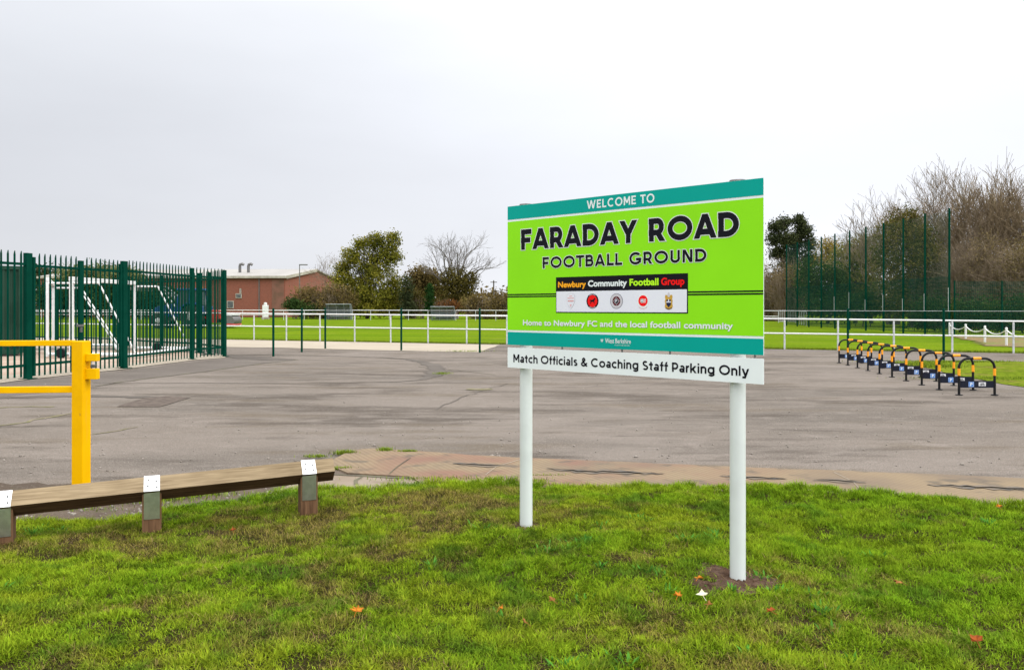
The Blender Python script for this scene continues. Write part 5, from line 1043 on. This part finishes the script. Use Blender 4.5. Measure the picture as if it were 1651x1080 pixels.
def bare_tree(x, Y, ytop, label, seed, tm='twig_grey', bm_='bark_pale', stems=1, spread=.5, up=.22, depth=5, kids=3, r=.25, group='trees beyond the pitch', lean=.15, first=.35, fan=.3, minr=.012, name='bare_tree', twl=.33):
    g = np.random.default_rng(seed); H = hz(ytop, Y); root = empty(name, (gx(x, Y), Y, 0)); tag(root, label, 'tree', group); tr, cr = MB(), MB()
    for k in range(stems):
        bx, by = (g.normal(0, .35), g.normal(0, .35)) if stems > 1 else (0, 0); L0 = H * first
        p1 = Vector((bx + g.normal(0, lean) * L0, by + g.normal(0, lean) * L0, L0)); tr.tube([(bx, by, -.1), tuple(Vector((bx, by, 0)).lerp(p1, .5)), tuple(p1)], [r * 1.25, r, r * .8], 8, cap=False)
        m = 3 if stems > 1 else 9
        for j in range(m):
            d = (Vector((g.normal(0, fan), g.normal(0, fan), 1)) if stems > 1 else Vector((math.cos(6.283 * j / m + .4) * fan * g.uniform(.5, 1.15), math.sin(6.283 * j / m + .4) * fan * g.uniform(.5, 1.1), 1))).normalized(); b0 = Vector((bx, by, 0)).lerp(p1, .65 + .35 * (j + 1) / m)
            limbs(cr, b0, d, r * .55, H * twl * g.uniform(.75, 1.1), depth - 1, g, spread, up, kids, 5, None, minr)
    # bring the crown to the height it has in the picture
    zs = max(v[2] for v in cr.v); f = H / zs; cr.v = [(a * f, b * f, c * f) for a, b, c in cr.v]; tr.v = [(a * f, b * f, c * f) for a, b, c in tr.v]
    tr.build('trunk', M[bm_], root, smooth='full', fix=False); cr.build('branches', M[tm], root, smooth='full', fix=False); return root
def thicket(x, Y, w_px, ytop, label, seed, lm, tm='twig', nst=160, nl=3000, size=.16, cat='shrub', group='shrubs along the pitch edge', name='shrub', base=0.0):
    """twiggy shrub: many fine upright stems with a thin scatter of leaves"""
    g = np.random.default_rng(seed); H = hz(ytop, Y); w = w_px / FPX * Y / 2; root = empty(name, (gx(x, Y), Y, 0)); tag(root, label, cat, group); mb = MB()
    for k in range(nst):
        a, q = g.uniform(0, 6.28), math.sqrt(g.random()); bx, by = math.cos(a) * q * w * .8, math.sin(a) * q * w * .7
        h = H * g.uniform(.55, 1.0) * (1 - .35 * q * q); tx, ty = bx * 1.25 + g.normal(0, .12) * h, by * 1.25 + g.normal(0, .12) * h; p0, p2 = Vector((bx, by, -.05)), Vector((tx, ty, h)); p1 = p0.lerp(p2, .5) + Vector((g.normal(0, .1), g.normal(0, .1), 0)) * h * .5
        mb.tube([p0, p1, p2], [.022, .016, .006], 3, cap=False)
        for j in range(7):
            t = g.uniform(.25, .95); b0 = p0.lerp(p1, t * 2) if t < .5 else p1.lerp(p2, t * 2 - 1); e = b0 + Vector((g.normal(0, .5), g.normal(0, .5), g.uniform(.15, .9))) * (H * .16); mb.tube([b0, e], [.010, .004], 3, cap=False)
    mb.build('stems', M[tm], root, smooth='full', fix=False)
    lb = [(g.normal(0, .3) * w, g.normal(0, .3) * w, H * g.uniform(.25, .62), w * .62, w * .55, H * .32, 1) for _ in range(6)]
    V, F = leaves(lb, nl, size, g, clump=.35, per=14); np_mesh('leaves', V, F, lm, root); return root

LM = {'olive': leafmat('olive_leaves', [(.030, .038, .008), (.10, .105, .016), (.20, .185, .024), (.34, .27, .04)], .45),
      'dark': leafmat('dark_evergreen', [(.018, .026, .012), (.045, .055, .024), (.085, .092, .038)], .5), 'brown': leafmat('brown_leaves', [(.034, .026, .010), (.10, .074, .027), (.175, .125, .045), (.155, .135, .04)], .5),
      'rust': leafmat('rust_leaves', [(.06, .03, .014), (.15, .065, .022), (.21, .09, .028)], .6), 'ivy': leafmat('ivy_leaves', [(.03, .026, .008), (.085, .07, .018), (.13, .11, .03)], .6), 'willow': leafmat('willow_leaves', [(.07, .07, .018), (.165, .155, .038), (.27, .25, .06)], .5),
      'conifer': leafmat('conifer_needles', [(.008, .026, .008), (.02, .055, .014), (.035, .075, .02)], .8), 'gold': leafmat('golden_leaves', [(.10, .07, .015), (.26, .18, .03), (.36, .25, .05)], .6), 'pale': leafmat('pale_green_leaves', [(.06, .075, .03), (.13, .15, .055), (.19, .20, .085)], .4), 'green': leafmat('bush_green', [(.014, .030, .010), (.036, .066, .018), (.075, .11, .028)], .5)}
# left to right beyond the pitch
leafy_tree(60, 150, [(70, 447, 30, 16, 1), (40, 455, 30, 16, 1)], LM['dark'], 'dark bushy tree far behind the left palisade fence', n=3500, size=.4, clump=.8, seed=1)
leafy_tree(160, 114, [(120, 446, 28, 15, 1), (158, 442, 34, 15, 1.2), (196, 446, 26, 14, 1), (218, 452, 16, 10, .5), (160, 462, 60, 14, 1.2)], LM['pale'], 'pale green round tree showing above the palisade gate', n=13000, size=.26, clump=.5, seed=2)
for i, (x, w, yt, l) in enumerate(((92, 50, 455, 'dark green hedge bush behind the goal beside the container'), (135, 54, 452, 'dark green hedge bush seen through the gate leaf'), (180, 54, 454, 'dark green hedge bush beside the gate post'), (224, 50, 456, 'dark green hedge bush behind the pair of slanting goal stays'), (262, 40, 464, 'dark green hedge bush behind the tractor loader'))):
    leafy_tree(x, 104 + (i % 2), [(x - 8, (yt + 500) / 2, w / 2, (500 - yt) / 2, 1), (x + 10, (yt + 504) / 2, w / 2, (496 - yt) / 2, 1), (x + 4, 494, w * .6, 14, .8)], LM['green'], l, n=7000, size=.28, clump=.45, seed=10 + i, name='hedge_bush', cat='bush', group='hedge bushes before the brick hall', stems=2)
thicket(500, 106, 70, 452, 'brown autumn shrub against the brick gable, left of the olive tree', 21, LM['brown'], 'twig', 150, 4200, .2)
thicket(540, 104, 60, 446, 'rusty brown shrub at the foot of the olive tree', 22, LM['brown'], 'twig', 120, 4500, .2)
leafy_tree(476, 103, [(472, 492, 12, 12, 1), (486, 498, 16, 10, 1), (510, 498, 20, 10, 1)], LM['green'], 'low dark green bush at the corner of the brick hall', n=2500, size=.2, clump=.3, seed=23, name='bush', cat='bush', group='shrubs along the pitch edge', stems=2)
leafy_tree(592, 108, [(606, 388, 13, 15, .9), (633, 388, 10, 15, .7), (586, 398, 15, 14, .9), (566, 416, 16, 15, 1), (552, 432, 12, 11, .5), (612, 410, 22, 18, 1.4), (634, 414, 13, 18, .9), (590, 428, 22, 16, 1.2), (556, 456, 20, 20, 1.3), (584, 458, 24, 22, 1.5), (616, 444, 24, 20, 1.5), (638, 466, 16, 24, 1.2), (606, 478, 30, 20, 1.5), (566, 488, 28, 18, 1.3), (628, 494, 28, 14, 1.2), (596, 499, 50, 11, 1.5)], LM['olive'], 'big olive and gold leaved tree standing clear above the dugout', n=30000, size=.20, clump=.36, seed=24)
bare_tree(527, 112, 402, 'small bare tree between the brick hall and the olive tree', 25, 'twig', 'bark', 1, .45, .25, 5, 2, .10, minr=.012)
leafy_tree(656, 104, [(655, 470, 10, 26, 1), (660, 495, 12, 12, 1)], LM['dark'], 'narrow dark shrub right of the olive tree', n=2200, size=.2, clump=.3, seed=26, name='bush', cat='bush', group='shrubs along the pitch edge')
leafy_tree(682, 112, [(682, 446, 22, 16, 1), (676, 468, 22, 24, 1.3), (696, 462, 16, 22, 1)], LM['brown'], 'round brown leaved tree left of the tall bare tree', n=6000, size=.26, clump=.45, seed=27)
thicket(668, 106, 40, 462, 'brown shrub under the round brown tree', 28, LM['ivy'], 'twig', 70, 3000, .2)
leafy_tree(693, 102, [(693, 468, 4, 10, .5), (693, 484, 6.5, 14, 1), (693, 499, 8, 10, 1)], LM['conifer'], 'slim dark green cypress behind the second dugout', n=3000, size=.14, clump=.16, seed=29, name='conifer', group='trees beyond the pitch')
bare_tree(735, 108, 369, 'tall spreading bare tree with ivy round its trunk', 34, 'twig_grey', 'bark_pale', 1, .36, .16, 6, 2, .34, fan=.72, first=.34, minr=.013, twl=.27, lean=.02)
leafy_tree(738, 107, [(733, 446, 18, 18, 1.3), (757, 458, 14, 22, 1), (720, 470, 12, 20, .5), (742, 470, 16, 24, 1)], LM['ivy'], 'olive brown ivy bush round the bare tree trunk', n=5500, size=.2, clump=.38, seed=31, name='bush', cat='bush', group='shrubs along the pitch edge', trunk=False)
for i, (x, w, yt, k, l) in enumerate(((716, 40, 478, 'rust', 'rust red shrub behind the second dugout'), (772, 50, 468, 'brown', 'brown twiggy shrub right of the bare tree'), (806, 46, 470, 'brown', 'brown twiggy shrub beside the utility pole'), (840, 60, 462, 'ivy', 'olive brown shrub at the left edge of the sign'), (900, 80, 455, 'brown', 'brown shrub hidden behind the left half of the sign'), (980, 90, 450, 'ivy', 'olive shrub hidden behind the middle of the sign'), (1070, 90, 455, 'brown', 'brown shrub hidden behind the right half of the sign'), (1150, 90, 440, 'brown', 'tall brown shrub hidden behind the right sign post'))):
    thicket(x, 104 - i * 1.0, w, yt, l, 40 + i, LM[k], 'twig', 90, 2600, .2)
# right of the sign
leafy_tree(1276, 96, [(1252, 366, 11, 11, .8), (1264, 360, 9, 10, .7), (1287, 358, 9, 10, .8), (1296, 372, 11, 12, .9), (1245, 386, 10, 11, .7), (1264, 386, 14, 11, 1), (1284, 390, 13, 14, 1), (1306, 394, 10, 14, .8), (1256, 408, 16, 10, .8), (1286, 414, 18, 12, 1), (1308, 420, 11, 11, .6), (1268, 432, 22, 22, 1.4), (1296, 442, 22, 26, 1.4), (1276, 470, 34, 26, 1.6)], LM['dark'], 'dark two headed tree just right of the sign', n=17000, size=.20, clump=.30, seed=60, group='trees right of the sign')
thicket(1240, 90, 70, 408, 'tall brown shrub at the right edge of the sign', 61, LM['brown'], 'twig', 200, 7000, .17); thicket(1272, 86, 56, 402, 'tall brown shrub under the dark two headed tree', 62, LM['brown'], 'twig', 200, 6000, .17)
leafy_tree(1338, 88, [(1336, 396, 14, 14, .7), (1346, 408, 18, 20, 1), (1330, 420, 14, 16, .8)], LM['gold'], 'small sparse golden tree behind the ball stop netting', n=2400, size=.17, clump=.4, seed=63, group='trees right of the sign')
leafy_tree(1330, 74, [(1312, 452, 24, 36, 1.2), (1345, 462, 26, 40, 1.2), (1328, 496, 44, 20, 1.2)], LM['green'], 'dark green bush behind the far end of the netting', n=10000, size=.16, clump=.35, seed=64, name='bush', cat='bush', group='bushes behind the netting', stems=2)
leafy_tree(1392, 76, [(1392, 404, 24, 26, 1), (1412, 412, 22, 36, 1), (1366, 424, 22, 36, 1.1), (1344, 448, 20, 34, .9), (1388, 440, 32, 36, 1.4), (1390, 476, 46, 34, 1.6)], LM['willow'], 'pale olive willow tree behind the netting', n=17000, size=.15, clump=.32, seed=65, group='trees right of the sign', stems=2)
leafy_tree(1392, 62, [(1375, 498, 22, 18, 1), (1405, 492, 22, 24, 1)], LM['green'], 'low green bush under the pale willow', n=3500, size=.15, clump=.3, seed=66, name='bush', cat='bush', group='bushes behind the netting', stems=2)
oak = leafmat('oak_leaves', [(.022, .027, .009), (.07, .07, .019), (.135, .112, .034), (.20, .145, .055)], .5)
leafy_tree(1470, 60, [(1462, 352, 22, 20, .7), (1440, 378, 24, 24, .8), (1478, 378, 26, 26, 1), (1432, 420, 24, 36, 1), (1472, 420, 38, 34, 1.4), (1500, 412, 24, 36, .9), (1458, 465, 46, 36, 1.5), (1498, 470, 34, 36, 1.1), (1450, 498, 44, 20, 1.2)], oak, 'dark green and brown leaved tree behind the tallest netting post', n=15000, size=.13, clump=.30, seed=67, group='trees right of the sign')
for i, (x, Y, yt, l) in enumerate(((1442, 70, 318, 'bare willow of fine stems at the left of the bare group'), (1496, 66, 272, 'tall bare willow of fine stems, second in the bare group'), (1545, 64, 243, 'tallest bare willow with upright fine stems'), (1592, 62, 268, 'bare tan willow right of the tallest one'), (1642, 60, 258, 'bare tan willow at the right edge of the photo'), (1700, 58, 250, 'bare tan willow beyond the right edge of the photo'))):
    bare_tree(x, Y, yt, l, 70 + i, 'twig_tan' if i > 2 else 'twig', 'bark', 7, .34, .30, 6, 2, .10, group='bare willows on the right', lean=.24, first=.16, fan=.42, minr=.0125, name='bare_willow', twl=.24)
bramble = leafmat('bramble_leaves', [(.045, .034, .014), (.125, .095, .042), (.21, .16, .075), (.17, .15, .055)], .7)
for i, (x, Y, w, yt, l) in enumerate(((1520, 60, 110, 384, 'brown bramble mass at the foot of the tallest willow'), (1575, 57, 90, 346, 'brown bramble mass behind the white chain fence'), (1632, 54, 100, 376, 'brown bramble mass at the right edge of the photo'), (1700, 51, 130, 345, 'brown bramble mass beyond the right edge'))):
    thicket(x, Y, w, yt, l, 90 + i, bramble, 'twig', 420, 15000, .10)
    thicket(x + 22, Y + 2.5, w, yt + 18, l.replace('mass', 'mass in the second row,'), 190 + i, LM['dark'] if i % 2 else bramble, 'twig_tan', 300, 9000, .11)
for i, (x, Y, yt, l) in enumerate(((1500, 50, 490, 'low dark green undergrowth bush behind the netting'), (1560, 48, 482, 'low dark green undergrowth bush behind the cage fence'), (1620, 46, 478, 'low dark green undergrowth bush at the right of the cage fence'), (1690, 46, 476, 'low dark green undergrowth bush beyond the right edge'))):
    leafy_tree(x, Y, [(x - 16, 508, 24, 24, 1), (x + 18, 504, 24, 26, 1)], LM['green'], l, n=3200, size=.12, clump=.28, seed=110 + i, name='bush', cat='bush', group='bushes behind the netting', stems=2)
# a distant belt of woodland closes the view
def belt():
    g = np.random.default_rng(5); V0, F0, o = [], [], 0
    lobes = [(x, 165 + g.normal(0, 4), 2.4, 4, 3, g.uniform(2.6, 3.4) + (2.2 if x > 40 else 0), 1.5 if x > 40 else 1) for x in np.arange(-170, 190, 3.0)]
    V, F = leaves(lobes, 110000, .55, g, clump=.8); tag(np_mesh('woodland', V, F, LM['brown']), 'low distant belt of brown autumn scrub along the horizon', 'woodland', kind='stuff')
belt()

# ------------------------------------------------------------------ fallen leaves and small stones
def leaf_mesh(r, m, name='fallen_leaf', seed=0, lobes=5):
    g = random.Random(seed); pts = []; n = lobes * 2
    for i in range(n + 1):
        t = -2.3 + 4.6 * i / n + math.pi / 2; rr = r * (1.0 if i % 2 == 1 else .55) * g.uniform(.6, 1.15); t += g.uniform(-.12, .12); pts.append((math.cos(t) * rr, math.sin(t) * rr * .8, g.uniform(-.15, .4) * r))
    vs = [(0, -r * .2, 0)] + pts; k = len(pts); fs = [(0, i, i + 1) for i in range(1, k)]
    vs2 = [(x, y, z - .0012) for x, y, z in vs]; b = len(vs); allf = fs + [tuple(b + i for i in reversed(f)) for f in fs] + [(i, i + 1, b + i + 1, b + i) for i in range(1, k)]
    mb = MB().add(vs + vs2, allf); mb.tube([(0, -r * .2, 0), (.1 * r, -r * .8, .1 * r), (.25 * r, -r * 1.3, .05 * r)], .0013, 4); return mb.build(name, m)
lo, lb_, lw, lrd = mat('orange_leaf', (.46, .17, .015), .7, (.30, .10, .015), 60, spec=.05), mat('brown_leaf', (.19, .085, .025), .8, (.26, .12, .035), 50, spec=.05), mat('pale_leaf', (.58, .56, .42), .6, (.45, .40, .26), 40), mat('red_leaf', (.27, .065, .015), .7, (.18, .05, .015), 50, spec=.05)
for i, (x, y, r, m, l) in enumerate(((576, 998, .036, lo, 'bright orange fallen leaf on the grass left of the sign posts'), (807, 983, .022, lo, 'orange fallen leaf on the grass below the left sign post'), (890, 967, .026, lb_, 'brown orange fallen leaf on the grass between the sign posts'), (846, 1003, .026, lb_, 'dark brown fallen leaf low in the grass, below the left post'), (1094, 975, .028, lo, 'tan orange fallen leaf beside the pale star shaped leaf'), (1127, 949, .026, lo, 'orange brown fallen leaf at the soil round the right sign post'), (1133, 975, .033, lw, 'pale cream star shaped fallen leaf by the right sign post'), (1143, 990, .026, lb_, 'brown fallen leaf just below the pale cream leaf'), (1241, 998, .028, lrd, 'rust red fallen leaf right of the right sign post'), (1447, 945, .034, lb_, 'tan fallen leaf on the grass at the right'), (1575, 1044, .034, lrd, 'red fallen leaf near the bottom right corner'), (1610, 820, .032, lo, 'orange fallen leaf at the far right edge of the grass'), (375, 857, .032, lrd, 'rust fallen leaf right of the middle knee rail post'))):
    p = at(x, y, z=.05); o = leaf_mesh(r, m, seed=i, lobes=3 if m is lw else 5)
    o.location = (p.x, p.y, verge_z(np.array([p.x]), np.array([p.y]))[0] + .048); o.rotation_euler = (random.uniform(.15, .55), random.uniform(-.3, .3), random.uniform(-1, 1)); tag(o, l, 'leaf', 'fallen leaves on the verge')
def stones():
    g = np.random.default_rng(9); mb = MB()
    for k in range(420):
        x, y = g.uniform(-60, 1700), 575 + 190 * g.random() ** .6
        p = at(x, y); r = g.uniform(.004, .013) * (1.6 if g.random() < .1 else 1)
        mb.lathe((p.x, p.y, 0), [(r, -.002), (r * g.uniform(.8, 1.1), r * .4), (r * .4, r * .8)], 5)
    for k in range(260):
        x = g.uniform(-100, 540); y = 775 + (540 - x) / 540 * 20 + g.random() * 45; p = at(x, y)
        if p.y > verge_edge(np.array([p.x]))[0]:
            r = g.uniform(.004, .014); mb.lathe((p.x, p.y, .010), [(r, -.002), (r * g.uniform(.8, 1.1), r * .4), (r * .4, r * .8)], 5)
    tag(mb.build('gravel', mat('stone', (.25, .22, .19), .9, (.15, .13, .11), 3), fix=False), 'loose pale stones scattered over the tarmac and worn ground', 'gravel', kind='stuff')
stones()
